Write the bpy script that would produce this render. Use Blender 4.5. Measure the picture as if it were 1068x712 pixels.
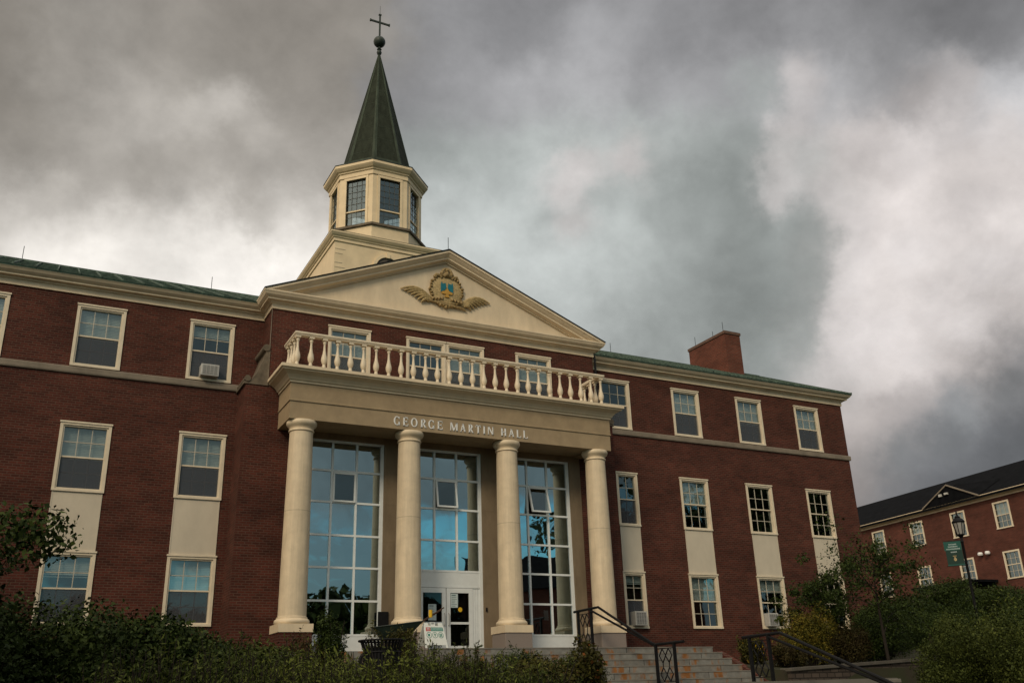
import bpy, math, random
import numpy as np
from mathutils import Vector, Matrix

for o in list(bpy.data.objects):
    bpy.data.objects.remove(o)
SC = bpy.context.scene
COL = SC.collection
R = math.radians

# ------------------------------------------------------------------ camera
cd = bpy.data.cameras.new('camera')
cam = bpy.data.objects.new('camera', cd)
COL.objects.link(cam)
_F = Vector((0.43667078, 0.82462932, 0.35959021))
_R = Vector((0.88892858, -0.45695724, -0.03156037))
_U = Vector((-0.13829174, -0.33343151, 0.93257644))
cam.matrix_world = Matrix(((_R.x, _U.x, -_F.x, -12.394), (_R.y, _U.y, -_F.y, -29.624), (_R.z, _U.z, -_F.z, -1.433), (0, 0, 0, 1)))
cd.sensor_width = 36.0
cd.sensor_fit = 'HORIZONTAL'
cd.lens = 968.77 / 1068 * 36
cd.clip_start = 0.1
cd.clip_end = 3000
SC.camera = cam

# ------------------------------------------------------------------ sky
SKY = [(-0.0933,0.7600,0.6432,0.211,0.193,0.170),
(0.0606,0.7294,0.6814,0.250,0.230,0.205),
(0.2297,0.6731,0.7029,0.258,0.238,0.212),
(0.3987,0.5910,0.7012,0.258,0.258,0.267),
(0.5504,0.4905,0.6756,0.238,0.238,0.246),
(0.6731,0.3839,0.6321,0.173,0.173,0.179),
(-0.0834,0.8125,0.5770,0.211,0.193,0.170),
(-0.0380,0.8073,0.5889,0.301,0.280,0.251),
(-0.0024,0.8020,0.5973,0.339,0.316,0.285),
(0.0425,0.7937,0.6068,0.279,0.258,0.231),
(0.1191,0.7756,0.6199,0.250,0.230,0.205),
(0.1896,0.7543,0.6285,0.250,0.230,0.205),
(0.2521,0.7316,0.6334,0.270,0.250,0.223),
(0.2968,0.7131,0.6351,0.267,0.267,0.275),
(0.3849,0.6707,0.6341,0.230,0.230,0.238),
(0.4609,0.6271,0.6280,0.325,0.325,0.335),
(0.5089,0.5957,0.6214,0.258,0.258,0.267),
(0.5690,0.5519,0.6096,0.238,0.238,0.246),
(0.6173,0.5124,0.5969,0.325,0.325,0.335),
(0.6524,0.4810,0.5857,0.219,0.219,0.226),
(0.7067,0.4269,0.5642,0.173,0.173,0.179),
(0.7346,0.3960,0.5509,0.193,0.193,0.200),
(0.7644,0.3603,0.5347,0.193,0.193,0.200),
(-0.0697,0.8404,0.5374,0.211,0.193,0.170),
(-0.0310,0.8367,0.5468,0.301,0.280,0.251),
(-0.0030,0.8332,0.5530,0.401,0.375,0.341),
(0.0424,0.8260,0.5621,0.390,0.365,0.331),
(0.0895,0.8166,0.5703,0.301,0.280,0.251),
(0.1379,0.8048,0.5773,0.288,0.267,0.239),
(0.2008,0.7863,0.5843,0.279,0.258,0.231),
(0.2920,0.7528,0.5899,0.280,0.280,0.288),
(0.3553,0.7246,0.5905,0.316,0.316,0.325),
(0.4086,0.6974,0.5888,0.375,0.375,0.385),
(0.4602,0.6679,0.5850,0.402,0.402,0.412),
(0.5256,0.6254,0.5767,0.316,0.316,0.325),
(0.5716,0.5917,0.5685,0.307,0.307,0.316),
(0.6006,0.5687,0.5620,0.350,0.350,0.360),
(0.6248,0.5483,0.5559,0.475,0.475,0.487),
(0.6512,0.5247,0.5483,0.402,0.402,0.412),
(0.6851,0.4922,0.5370,0.280,0.280,0.288),
(0.7108,0.4656,0.5273,0.335,0.335,0.345),
(0.7295,0.4451,0.5194,0.475,0.475,0.487),
(0.7519,0.4191,0.5089,0.563,0.563,0.576),
(0.7813,0.3822,0.4934,0.550,0.550,0.563),
(-0.0592,0.8673,0.4942,0.241,0.222,0.197),
(-0.0198,0.8641,0.5029,0.292,0.271,0.243),
(0.0170,0.8599,0.5102,0.428,0.402,0.366),
(0.0594,0.8535,0.5177,0.517,0.487,0.447),
(0.0986,0.8461,0.5238,0.517,0.487,0.447),
(0.1387,0.8371,0.5292,0.417,0.391,0.356),
(0.1842,0.8250,0.5343,0.349,0.325,0.294),
(0.2302,0.8108,0.5382,0.374,0.350,0.317),
(0.3136,0.7796,0.5421,0.298,0.321,0.311),
(0.3687,0.7550,0.5423,0.331,0.355,0.345),
(0.4227,0.7274,0.5405,0.441,0.469,0.458),
(0.4749,0.6973,0.5368,0.488,0.518,0.506),
(0.5250,0.6651,0.5311,0.441,0.469,0.458),
(0.5646,0.6368,0.5251,0.355,0.380,0.370),
(0.5985,0.6105,0.5187,0.298,0.321,0.311),
(0.6236,0.5897,0.5132,0.441,0.469,0.458),
(0.6576,0.5595,0.5045,0.582,0.537,0.519),
(0.6952,0.5230,0.4930,0.637,0.590,0.570),
(0.7402,0.4745,0.4765,0.595,0.550,0.531),
(0.7653,0.4446,0.4656,0.637,0.590,0.570),
(0.7925,0.4094,0.4521,0.630,0.583,0.564),
(-0.0501,0.8863,0.4605,0.390,0.365,0.331),
(-0.0020,0.8827,0.4700,0.428,0.402,0.366),
(0.0146,0.8809,0.4730,0.364,0.340,0.308),
(0.0570,0.8753,0.4802,0.339,0.316,0.285),
(0.1009,0.8678,0.4866,0.401,0.375,0.341),
(0.1459,0.8582,0.4922,0.374,0.350,0.317),
(0.1964,0.8451,0.4973,0.469,0.441,0.403),
(0.3318,0.7973,0.5041,0.464,0.493,0.482),
(0.3964,0.7676,0.5037,0.441,0.469,0.458),
(0.4591,0.7339,0.5007,0.604,0.638,0.624),
(0.5022,0.7077,0.4970,0.436,0.463,0.452),
(0.5517,0.6742,0.4910,0.326,0.350,0.340),
(0.5907,0.6451,0.4847,0.263,0.284,0.276),
(0.6167,0.6241,0.4798,0.307,0.330,0.321),
(0.6380,0.6059,0.4751,0.639,0.674,0.660),
(0.6619,0.5844,0.4694,0.317,0.340,0.330),
(0.6909,0.5565,0.4614,0.609,0.563,0.544),
(0.7236,0.5224,0.4510,0.680,0.631,0.611),
(0.7612,0.4792,0.4370,0.595,0.550,0.531),
(0.7806,0.4549,0.4287,0.665,0.617,0.597),
(-0.0609,0.9029,0.4256,0.637,0.603,0.558),
(-0.0132,0.9005,0.4347,0.710,0.674,0.626),
(0.0283,0.8967,0.4417,0.772,0.734,0.683),
(0.0713,0.8911,0.4482,0.820,0.781,0.728),
(0.1157,0.8834,0.4540,0.853,0.813,0.759),
(0.1613,0.8737,0.4590,0.870,0.829,0.775),
(0.2076,0.8616,0.4631,0.764,0.726,0.676),
(0.3300,0.8194,0.4688,0.564,0.596,0.583),
(0.3951,0.7901,0.4685,0.500,0.531,0.518),
(0.4407,0.7667,0.4669,0.525,0.556,0.544),
(0.4762,0.7465,0.4647,0.564,0.596,0.583),
(0.5149,0.7225,0.4613,0.464,0.493,0.482),
(0.5603,0.6915,0.4560,0.355,0.380,0.370),
(0.5994,0.6619,0.4500,0.289,0.311,0.302),
(0.6363,0.6315,0.4431,0.272,0.293,0.284),
(0.6707,0.6004,0.4354,0.263,0.284,0.276),
(0.6871,0.5847,0.4313,0.562,0.518,0.500),
(0.7089,0.5627,0.4253,0.687,0.638,0.618),
(0.7380,0.5312,0.4162,0.710,0.660,0.639),
(0.7647,0.4999,0.4067,0.740,0.689,0.667),
(0.7890,0.4690,0.3969,0.756,0.704,0.682),
(-0.0082,0.9158,0.4016,0.845,0.805,0.751),
(0.0421,0.9114,0.4093,0.887,0.846,0.791),
(0.0946,0.9044,0.4162,0.939,0.897,0.839),
(0.1397,0.8962,0.4212,1.012,0.967,0.907),
(0.1953,0.8833,0.4261,0.957,0.914,0.856),
(0.4209,0.7979,0.4316,0.525,0.556,0.544),
(0.4661,0.7735,0.4295,0.577,0.610,0.597),
(0.5012,0.7526,0.4270,0.488,0.518,0.506),
(0.5353,0.7307,0.4238,0.419,0.446,0.435),
(0.5761,0.7018,0.4189,0.345,0.370,0.360),
(0.6148,0.6718,0.4131,0.289,0.311,0.302),
(0.6442,0.6471,0.4078,0.289,0.311,0.302),
(0.6786,0.6157,0.4005,0.263,0.284,0.276),
(0.6981,0.5966,0.3958,0.702,0.652,0.632),
(0.7401,0.5520,0.3842,0.710,0.660,0.639),
(0.7672,0.5202,0.3754,0.740,0.689,0.667),
(0.7965,0.4825,0.3644,0.725,0.674,0.653),
(0.8226,0.4457,0.3531,0.665,0.617,0.597),
(0.4557,0.8010,0.3882,0.464,0.493,0.482),
(0.4967,0.7775,0.3858,0.464,0.493,0.482),
(0.5346,0.7535,0.3827,0.386,0.412,0.402),
(0.5759,0.7247,0.3783,0.307,0.330,0.321),
(0.6226,0.6885,0.3719,0.255,0.275,0.267),
(0.6519,0.6636,0.3670,0.223,0.242,0.234),
(0.6796,0.6382,0.3617,0.231,0.250,0.242),
(0.6942,0.6241,0.3586,0.609,0.563,0.544),
(0.7212,0.5964,0.3522,0.665,0.617,0.597),
(0.7476,0.5674,0.3452,0.595,0.550,0.531),
(0.7745,0.5352,0.3371,0.637,0.590,0.570),
(0.7991,0.5034,0.3287,0.555,0.512,0.494),
(0.8255,0.4659,0.3185,0.468,0.429,0.413),
(0.5835,0.7429,0.3281,0.331,0.355,0.345),
(0.6449,0.6940,0.3202,0.298,0.321,0.311),
(0.6903,0.6525,0.3125,0.307,0.330,0.321),
(0.7067,0.6364,0.3093,0.609,0.563,0.544),
(0.7254,0.6169,0.3053,0.644,0.597,0.577),
(0.7433,0.5973,0.3012,0.665,0.617,0.597),
(0.7603,0.5777,0.2970,0.630,0.583,0.564),
(0.7815,0.5518,0.2912,0.530,0.487,0.470),
(0.7988,0.5292,0.2860,0.390,0.355,0.340),
(0.8114,0.5119,0.2820,0.230,0.238,0.250),
(0.8322,0.4817,0.2747,0.193,0.200,0.211),
(0.7128,0.6545,0.2522,0.480,0.441,0.424),
(0.7345,0.6316,0.2482,0.428,0.391,0.376),
(0.7521,0.6119,0.2447,0.315,0.284,0.271),
(0.7688,0.5922,0.2411,0.234,0.242,0.254),
(0.7847,0.5726,0.2374,0.223,0.230,0.242),
(0.7972,0.5563,0.2343,0.136,0.141,0.150),
(0.8161,0.5305,0.2292,0.104,0.109,0.116),
(0.7287,0.6566,0.1946,0.310,0.280,0.267),
(0.7525,0.6304,0.1908,0.186,0.193,0.203),
(0.7747,0.6041,0.1868,0.148,0.153,0.163),
(0.7953,0.5780,0.1828,0.139,0.144,0.153),
(0.8190,0.5456,0.1776,0.130,0.136,0.144),
(0.2333,0.9472,0.2199,0.582,0.550,0.507),
(0.5110,0.8320,0.2160,0.307,0.330,0.321)]
SKY_FINE = [(0.5921,0.5722,0.5675,0.301,0.323,0.314),
(0.5921,0.5993,0.5388,0.283,0.305,0.296),
(0.5985,0.6240,0.5024,0.274,0.296,0.287),
(0.6008,0.6401,0.4788,0.266,0.287,0.278),
(0.6207,0.6417,0.4504,0.274,0.296,0.287),
(0.6627,0.5948,0.4551,0.301,0.323,0.314),
(0.6764,0.5962,0.4324,0.266,0.287,0.278),
(0.6773,0.6170,0.4008,0.249,0.270,0.261),
(0.6775,0.6378,0.3665,0.241,0.261,0.253),
(0.6876,0.6435,0.3363,0.257,0.278,0.270),
(0.6520,0.6070,0.4544,0.328,0.352,0.342),
(0.6200,0.5455,0.5640,0.525,0.489,0.477),
(0.6200,0.5729,0.5361,0.563,0.526,0.513),
(0.6233,0.5965,0.5057,0.617,0.577,0.564),
(0.6263,0.6129,0.4817,0.673,0.631,0.618),
(0.6410,0.5983,0.4807,0.688,0.645,0.632),
(0.6689,0.5754,0.4706,0.630,0.590,0.577),
(0.6924,0.5644,0.4495,0.659,0.617,0.604),
(0.7005,0.5772,0.4197,0.688,0.645,0.632),
(0.7049,0.5951,0.3858,0.688,0.645,0.632),
(0.7040,0.6168,0.3521,0.659,0.617,0.604),
(0.7127,0.6245,0.3196,0.630,0.590,0.577),
(0.4657,0.7242,0.5087,0.673,0.631,0.618),
(0.4547,0.7364,0.5010,0.630,0.590,0.577),
(0.4760,0.7108,0.5179,0.576,0.538,0.526),
(0.4486,0.7596,0.4709,0.410,0.437,0.426),
(0.4752,0.7444,0.4692,0.550,0.513,0.501),
(0.5033,0.7099,0.4926,0.410,0.437,0.426),
(0.5121,0.6831,0.5207,0.550,0.513,0.501),
(0.1194,0.8221,0.5567,0.544,0.513,0.472),
(0.0948,0.8340,0.5435,0.506,0.477,0.437),
(0.1487,0.8319,0.5346,0.436,0.409,0.373),
(0.1241,0.8456,0.5191,0.332,0.309,0.279),
(0.0869,0.8534,0.5139,0.342,0.319,0.287),
(0.0168,0.8277,0.5609,0.425,0.398,0.363),
(0.0410,0.8365,0.5464,0.459,0.431,0.394),
(-0.0181,0.8226,0.5683,0.323,0.300,0.270),
(-0.0176,0.8862,0.4629,0.482,0.454,0.415),
(0.0216,0.8756,0.4826,0.382,0.357,0.324),
(0.0536,0.8641,0.5004,0.342,0.319,0.287),
(0.1504,0.8571,0.4927,0.352,0.328,0.296),
(0.1681,0.8649,0.4729,0.447,0.420,0.383),
(0.7080,0.4756,0.5220,0.387,0.357,0.347),
(0.7228,0.4490,0.5253,0.488,0.454,0.443),
(0.7257,0.4737,0.4989,0.576,0.538,0.526),
(0.7541,0.4411,0.4867,0.617,0.577,0.564),
(0.7083,0.5128,0.4851,0.659,0.617,0.604),
(0.6818,0.5331,0.5009,0.537,0.501,0.489),
(0.7572,0.4872,0.4350,0.550,0.513,0.501),
(0.7400,0.5349,0.4078,0.717,0.674,0.660),
(0.7829,0.4947,0.3773,0.732,0.688,0.674),
(0.7617,0.5431,0.3533,0.576,0.538,0.526),
(0.7369,0.5820,0.3440,0.673,0.631,0.618),
(0.7854,0.5240,0.3295,0.644,0.604,0.591),
(0.7581,0.5722,0.3129,0.617,0.577,0.564),
(0.7242,0.6031,0.3344,0.688,0.645,0.632),
(0.7861,0.5653,0.2500,0.296,0.309,0.318),
(0.7636,0.5872,0.2685,0.398,0.367,0.357),
(0.8059,0.5292,0.2657,0.160,0.169,0.175),
(0.7480,0.6111,0.2589,0.377,0.347,0.338),
(0.7805,0.5831,0.2253,0.154,0.163,0.169),
(0.7569,0.6165,0.2170,0.186,0.196,0.203)]

# broad light of the sky overhead and behind the viewer: direction, colour
WIDE = [(0,0,1,.80,.78,.74), (-.9,-.1,.35,1.35,1.12,.85), (-.6,-.7,.6,1.25,1.12,.95), (.8,-.3,.5,.42,.44,.46), (0,-.5,.85,1.2,1.15,1.05),
        (.2,-.9,.42,.15,.19,.20), (.6,-.75,.22,.14,.18,.19), (.35,-.93,.22,.15,.19,.20), (.45,-.9,.05,.30,.34,.34), (-.5,-.86,.25,.5,.5,.45), (1,0,.15,.3,.32,.33), (-1,.3,.2,.8,.72,.6), (0,.9,-.4,.1,.1,.1), (0,-.9,-.4,.1,.1,.1), (.9,0,-.4,.1,.1,.1), (-.9,0,-.4,.1,.1,.1), (0,0,-1,.1,.1,.1)]
SUN_AZ, SUN_EL = 226.0, 36.0          # compass bearing of the sun (clockwise from +Y) and its height

world = bpy.data.worlds.new('World')
SC.world = world
world.use_nodes = True
nt = world.node_tree
nt.nodes.clear()
N = nt.nodes.new
L = nt.links.new
def vm(op, a, b=None, s=None):
    n = N('ShaderNodeVectorMath'); n.operation = op
    for i, q in enumerate((a, b)):
        if q is None: continue
        if hasattr(q, 'links'): L(q, n.inputs[i])
        else: n.inputs[i].default_value = q
    if s is not None:
        if hasattr(s, 'links'): L(s, n.inputs['Scale'])
        else: n.inputs['Scale'].default_value = s
    return n.outputs['Value'] if op == 'DOT_PRODUCT' else n.outputs['Vector']
def mt(op, a, b=None, c=None):
    n = N('ShaderNodeMath'); n.operation = op
    for i, q in enumerate((a, b, c)):
        if q is None: continue
        if hasattr(q, 'links'): L(q, n.inputs[i])
        else: n.inputs[i].default_value = q
    return n.outputs[0]
tc = N('ShaderNodeTexCoord')
D = tc.outputs['Generated']
def noise(vec, scale, detail, rough=.55, dist=0):
    n = N('ShaderNodeTexNoise'); n.inputs['Scale'].default_value = scale; n.inputs['Detail'].default_value = detail
    n.inputs['Roughness'].default_value = rough; n.inputs['Distortion'].default_value = dist
    L(vec, n.inputs['Vector'])
    return n
w1 = vm('SCALE', vm('SUBTRACT', noise(D, 7.0, 6, .6).outputs['Color'], (.5, .5, .5)), s=.075)
w2 = vm('SCALE', vm('SUBTRACT', noise(D, 17, 4, .6).outputs['Color'], (.5, .5, .5)), s=.04)
w3 = vm('SCALE', vm('SUBTRACT', noise(D, 46, 4, .62).outputs['Color'], (.5, .5, .5)), s=.022)
DW = vm('NORMALIZE', vm('ADD', vm('ADD', vm('ADD', D, w1), w2), w3))
acc = None; wsum = None
for tab, k, g in ((SKY, 1700.0, 1.0), (SKY_FINE, 6500.0, 4.0), (WIDE, 9.0, 2e-4)):
    for (x, y, z, r_, g_, b_) in tab:
        v = Vector((x, y, z)).normalized()
        e = mt('EXPONENT', mt('MULTIPLY_ADD', vm('DOT_PRODUCT', DW, tuple(v)), k, -k + math.log(g)))
        c = vm('SCALE', (r_, g_, b_), s=e)
        acc = c if acc is None else vm('ADD', acc, c)
        wsum = e if wsum is None else mt('ADD', wsum, e)
clouds = vm('SCALE', acc, s=mt('DIVIDE', 1.0, wsum))
# billows and wisps inside the cloud sheet
sq = vm('MULTIPLY', D, (1, 1, 1.15))
f1 = noise(sq, 9.0, 10, .60, .10).outputs['Fac']
f2 = noise(sq, 4.0, 5, .5, .1).outputs['Fac']
fac = mt('MULTIPLY_ADD', mt('SUBTRACT', f1, .5), 1.05, 1.03)
fac = mt('MULTIPLY', fac, mt('MULTIPLY_ADD', mt('SUBTRACT', f2, .5), .45, 1.0))
clouds = vm('SCALE', clouds, s=fac)
# clear blue gaps low in the sky behind the viewer, from the physical sky
st = N('ShaderNodeTexSky'); st.sky_type = 'NISHITA'; st.sun_disc = False
st.sun_elevation = R(SUN_EL); st.sun_rotation = R(SUN_AZ)
st.air_density = 1.0; st.dust_density = .6; st.ozone_density = 2.0
clear = vm('MULTIPLY', vm('SCALE', st.outputs['Color'], s=.14), (.54, .98, .88))
sx = N('ShaderNodeSeparateXYZ'); L(DW, sx.inputs[0])
def ramp(v, a, b):
    n = N('ShaderNodeMapRange'); n.interpolation_type = 'SMOOTHSTEP'; L(v, n.inputs['Value']); n.inputs['From Min'].default_value = a; n.inputs['From Max'].default_value = b
    return n.outputs[0]
band = mt('MULTIPLY', ramp(sx.outputs[2], .075, .10), ramp(sx.outputs[2], .205, .175))
back = ramp(sx.outputs[1], -.45, -.65)
gn = N('ShaderNodeMapRange'); L(noise(vm('MULTIPLY', D, (1, 1, 2.2)), 6.0, 8, .62, .15).outputs['Fac'], gn.inputs['Value'])
gn.inputs['From Min'].default_value = .45; gn.inputs['From Max'].default_value = .60; gn.inputs['To Min'].default_value = 1; gn.inputs['To Max'].default_value = .15
mx = N('ShaderNodeMix'); mx.data_type = 'RGBA'
L(mt('MULTIPLY', mt('MULTIPLY', band, back), gn.outputs[0]), mx.inputs['Factor'])
L(clouds, mx.inputs['A']); L(clear, mx.inputs['B'])
bg = N('ShaderNodeBackground'); bg.inputs['Strength'].default_value = 1.0
L(mx.outputs['Result'], bg.inputs['Color'])
wo = N('ShaderNodeOutputWorld'); L(bg.outputs[0], wo.inputs['Surface'])
world.cycles.sampling_method = 'MANUAL'
world.cycles.sample_map_resolution = 512

# ------------------------------------------------------------------ sun behind thin cloud
sl = bpy.data.lights.new('sun', 'SUN'); sl.energy = 1.6; sl.angle = R(14); sl.color = (1.0, .84, .62)
so = bpy.data.objects.new('sun', sl); COL.objects.link(so)
_sd = Vector((math.sin(R(SUN_AZ)) * math.cos(R(SUN_EL)), math.cos(R(SUN_AZ)) * math.cos(R(SUN_EL)), math.sin(R(SUN_EL))))
so.rotation_euler = _sd.to_track_quat('Z', 'Y').to_euler()

vs = SC.view_settings
vs.view_transform = 'Standard'; vs.look = 'None'; vs.exposure = 0.0; vs.gamma = 1.0; vs.use_curve_mapping = False
SC.cycles.max_bounces = 5
SC.cycles.diffuse_bounces = 2
SC.cycles.glossy_bounces = 3
SC.cycles.transparent_max_bounces = 12
SC.cycles.use_denoising = True

# ------------------------------------------------------------------ materials
def newmat(name):
    m = bpy.data.materials.new(name); m.use_nodes = True
    t = m.node_tree; b = t.nodes['Principled BSDF']
    return m, t, b
def lin(c):
    return tuple(c) + (1,)
def plain(name, col, rough=.6, var=.15, scale=3.0, metal=0, bump=0, bscale=60, streak=0, spec=.3, col2=None):
    m, t, b = newmat(name)
    tx = t.nodes.new('ShaderNodeTexCoord')
    n1 = t.nodes.new('ShaderNodeTexNoise'); n1.inputs['Scale'].default_value = scale; n1.inputs['Detail'].default_value = 6; n1.inputs['Roughness'].default_value = .65
    if streak:
        mp = t.nodes.new('ShaderNodeMapping'); mp.inputs['Scale'].default_value = (1, 1, streak)
        t.links.new(tx.outputs['Object'], mp.inputs['Vector']); t.links.new(mp.outputs[0], n1.inputs['Vector'])
    else:
        t.links.new(tx.outputs['Object'], n1.inputs['Vector'])
    cr = t.nodes.new('ShaderNodeValToRGB')
    c2 = col2 or tuple(q * (1 - var * 1.4) for q in col)
    cr.color_ramp.elements[0].position = .32; cr.color_ramp.elements[0].color = lin(c2)
    cr.color_ramp.elements[1].position = .68; cr.color_ramp.elements[1].color = lin(tuple(min(1, q * (1 + var * .5)) for q in col))
    t.links.new(n1.outputs['Fac'], cr.inputs[0]); t.links.new(cr.outputs[0], b.inputs['Base Color'])
    b.inputs['Roughness'].default_value = rough; b.inputs['Metallic'].default_value = metal
    b.inputs['Specular IOR Level'].default_value = spec
    if bump:
        n2 = t.nodes.new('ShaderNodeTexNoise'); n2.inputs['Scale'].default_value = bscale; n2.inputs['Detail'].default_value = 4
        bp = t.nodes.new('ShaderNodeBump'); bp.inputs['Strength'].default_value = bump; bp.inputs['Distance'].default_value = .01
        t.links.new(tx.outputs['Object'], n2.inputs['Vector']); t.links.new(n2.outputs['Fac'], bp.inputs['Height']); t.links.new(bp.outputs[0], b.inputs['Normal'])
    return m
def wallcoords(t, rot=0.0):
    """(along the wall, up, 0): picks x or y by which way the face looks"""
    tx = t.nodes.new('ShaderNodeTexCoord'); ge = t.nodes.new('ShaderNodeNewGeometry')
    s1 = t.nodes.new('ShaderNodeSeparateXYZ'); s2 = t.nodes.new('ShaderNodeSeparateXYZ')
    t.links.new(tx.outputs['Object'], s1.inputs[0])
    vt = t.nodes.new('ShaderNodeVectorTransform'); vt.vector_type = 'NORMAL'; vt.convert_from = 'WORLD'; vt.convert_to = 'OBJECT'
    t.links.new(ge.outputs['Normal'], vt.inputs[0]); t.links.new(vt.outputs[0], s2.inputs[0])
    ab = t.nodes.new('ShaderNodeMath'); ab.operation = 'ABSOLUTE'; t.links.new(s2.outputs[0], ab.inputs[0])
    gt = t.nodes.new('ShaderNodeMath'); gt.operation = 'GREATER_THAN'; gt.inputs[1].default_value = .6; t.links.new(ab.outputs[0], gt.inputs[0])
    mi = t.nodes.new('ShaderNodeMix'); mi.data_type = 'FLOAT'
    t.links.new(gt.outputs[0], mi.inputs['Factor']); t.links.new(s1.outputs[0], mi.inputs['A']); t.links.new(s1.outputs[1], mi.inputs['B'])
    cb = t.nodes.new('ShaderNodeCombineXYZ'); t.links.new(mi.outputs['Result'], cb.inputs[0]); t.links.new(s1.outputs[2], cb.inputs[1])
    return cb.outputs[0], tx
def brick(name, c1, c2, mortar, bw=.215, bh=.075, ms=.011, bumpd=.006, stone=False, var=.35):
    m, t, b = newmat(name)
    co, tx = wallcoords(t)
    br = t.nodes.new('ShaderNodeTexBrick')
    br.inputs['Scale'].default_value = 1; br.inputs['Brick Width'].default_value = bw; br.inputs['Row Height'].default_value = bh
    br.inputs['Mortar Size'].default_value = ms; br.inputs['Mortar Smooth'].default_value = .3; br.inputs['Bias'].default_value = -.1
    br.inputs['Color1'].default_value = lin(c1); br.inputs['Color2'].default_value = lin(c2); br.inputs['Mortar'].default_value = lin(mortar)
    t.links.new(co, br.inputs['Vector'])
    n1 = t.nodes.new('ShaderNodeTexNoise'); n1.inputs['Scale'].default_value = .55; n1.inputs['Detail'].default_value = 8; n1.inputs['Roughness'].default_value = .7
    mp = t.nodes.new('ShaderNodeMapping'); mp.inputs['Scale'].default_value = (1, 1, 2.2)
    t.links.new(tx.outputs['Object'], mp.inputs[0]); t.links.new(mp.outputs[0], n1.inputs['Vector'])
    mr = t.nodes.new('ShaderNodeMapRange'); t.links.new(n1.outputs['Fac'], mr.inputs[0])
    mr.inputs[1].default_value = .3; mr.inputs[2].default_value = .7; mr.inputs[3].default_value = 1 - var; mr.inputs[4].default_value = 1 + var
    # weathering by rows: some courses darker
    n3 = t.nodes.new('ShaderNodeTexNoise'); n3.inputs['Scale'].default_value = 1.0; n3.inputs['Detail'].default_value = 3
    mp3 = t.nodes.new('ShaderNodeMapping'); mp3.inputs['Scale'].default_value = (.5, 9.0, 1)
    t.links.new(co, mp3.inputs[0]); t.links.new(mp3.outputs[0], n3.inputs['Vector'])
    mr3 = t.nodes.new('ShaderNodeMapRange'); t.links.new(n3.outputs['Fac'], mr3.inputs[0]); mr3.inputs[1].default_value = .3; mr3.inputs[2].default_value = .7; mr3.inputs[3].default_value = .93; mr3.inputs[4].default_value = 1.07
    mu = t.nodes.new('ShaderNodeMath'); mu.operation = 'MULTIPLY'; t.links.new(mr.outputs[0], mu.inputs[0]); t.links.new(mr3.outputs[0], mu.inputs[1])
    vmx = t.nodes.new('ShaderNodeVectorMath'); vmx.operation = 'SCALE'; t.links.new(br.outputs['Color'], vmx.inputs[0]); t.links.new(mu.outputs[0], vmx.inputs['Scale'])
    t.links.new(vmx.outputs[0], b.inputs['Base Color'])
    b.inputs['Roughness'].default_value = .85; b.inputs['Specular IOR Level'].default_value = .2
    bp = t.nodes.new('ShaderNodeBump'); bp.inputs['Strength'].default_value = .6; bp.inputs['Distance'].default_value = bumpd; bp.invert = True
    t.links.new(br.outputs['Fac'], bp.inputs['Height']); t.links.new(bp.outputs[0], b.inputs['Normal'])
    return m
def glass(name, fac, tint, rough=.015, wob=.0):
    m = bpy.data.materials.new(name); m.use_nodes = True; t = m.node_tree; t.nodes.clear()
    tr = t.nodes.new('ShaderNodeBsdfTransparent'); tr.inputs[0].default_value = lin(tint)
    gl = t.nodes.new('ShaderNodeBsdfGlossy'); gl.inputs['Roughness'].default_value = rough; gl.inputs[0].default_value = (.74, .93, 1, 1)
    lw = t.nodes.new('ShaderNodeLayerWeight'); lw.inputs['Blend'].default_value = .35
    mr = t.nodes.new('ShaderNodeMapRange'); mr.inputs[3].default_value = fac; mr.inputs[4].default_value = min(1, fac + .35)
    t.links.new(lw.outputs['Fresnel'], mr.inputs[0])
    mi = t.nodes.new('ShaderNodeMixShader'); t.links.new(mr.outputs[0], mi.inputs[0]); t.links.new(tr.outputs[0], mi.inputs[1]); t.links.new(gl.outputs[0], mi.inputs[2])
    if wob:
        tx = t.nodes.new('ShaderNodeTexCoord'); n2 = t.nodes.new('ShaderNodeTexNoise'); n2.inputs['Scale'].default_value = 1.1; n2.inputs['Detail'].default_value = 1
        bp = t.nodes.new('ShaderNodeBump'); bp.inputs['Strength'].default_value = 1; bp.inputs['Distance'].default_value = wob
        t.links.new(tx.outputs['Object'], n2.inputs['Vector']); t.links.new(n2.outputs['Fac'], bp.inputs['Height']); t.links.new(bp.outputs[0], gl.inputs['Normal'])
    o = t.nodes.new('ShaderNodeOutputMaterial'); t.links.new(mi.outputs[0], o.inputs[0])
    return m
def leafmat(name, c1, c2, c3, rough=.6):
    m, t, b = newmat(name)
    ge = t.nodes.new('ShaderNodeNewGeometry')
    cr = t.nodes.new('ShaderNodeValToRGB'); e = cr.color_ramp.elements
    e[0].position = .0; e[0].color = lin(c1); e[1].position = 1; e[1].color = lin(c3); q = e.new(.55); q.color = lin(c2)
    tx = t.nodes.new('ShaderNodeTexCoord'); n1 = t.nodes.new('ShaderNodeTexNoise'); n1.inputs['Scale'].default_value = 2.2; n1.inputs['Detail'].default_value = 3
    t.links.new(tx.outputs['Object'], n1.inputs['Vector'])
    a = t.nodes.new('ShaderNodeMath'); a.operation = 'MULTIPLY_ADD'; a.inputs[1].default_value = 1.6; a.inputs[2].default_value = -.55; t.links.new(n1.outputs['Fac'], a.inputs[0])
    s = t.nodes.new('ShaderNodeMath'); s.operation = 'MULTIPLY_ADD'; s.inputs[1].default_value = .65
    t.links.new(ge.outputs['Random Per Island'], s.inputs[0]); t.links.new(a.outputs[0], s.inputs[2])
    t.links.new(s.outputs[0], cr.inputs[0]); t.links.new(cr.outputs[0], b.inputs['Base Color'])
    b.inputs['Roughness'].default_value = rough; b.inputs['Specular IOR Level'].default_value = .08
    return m

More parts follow.
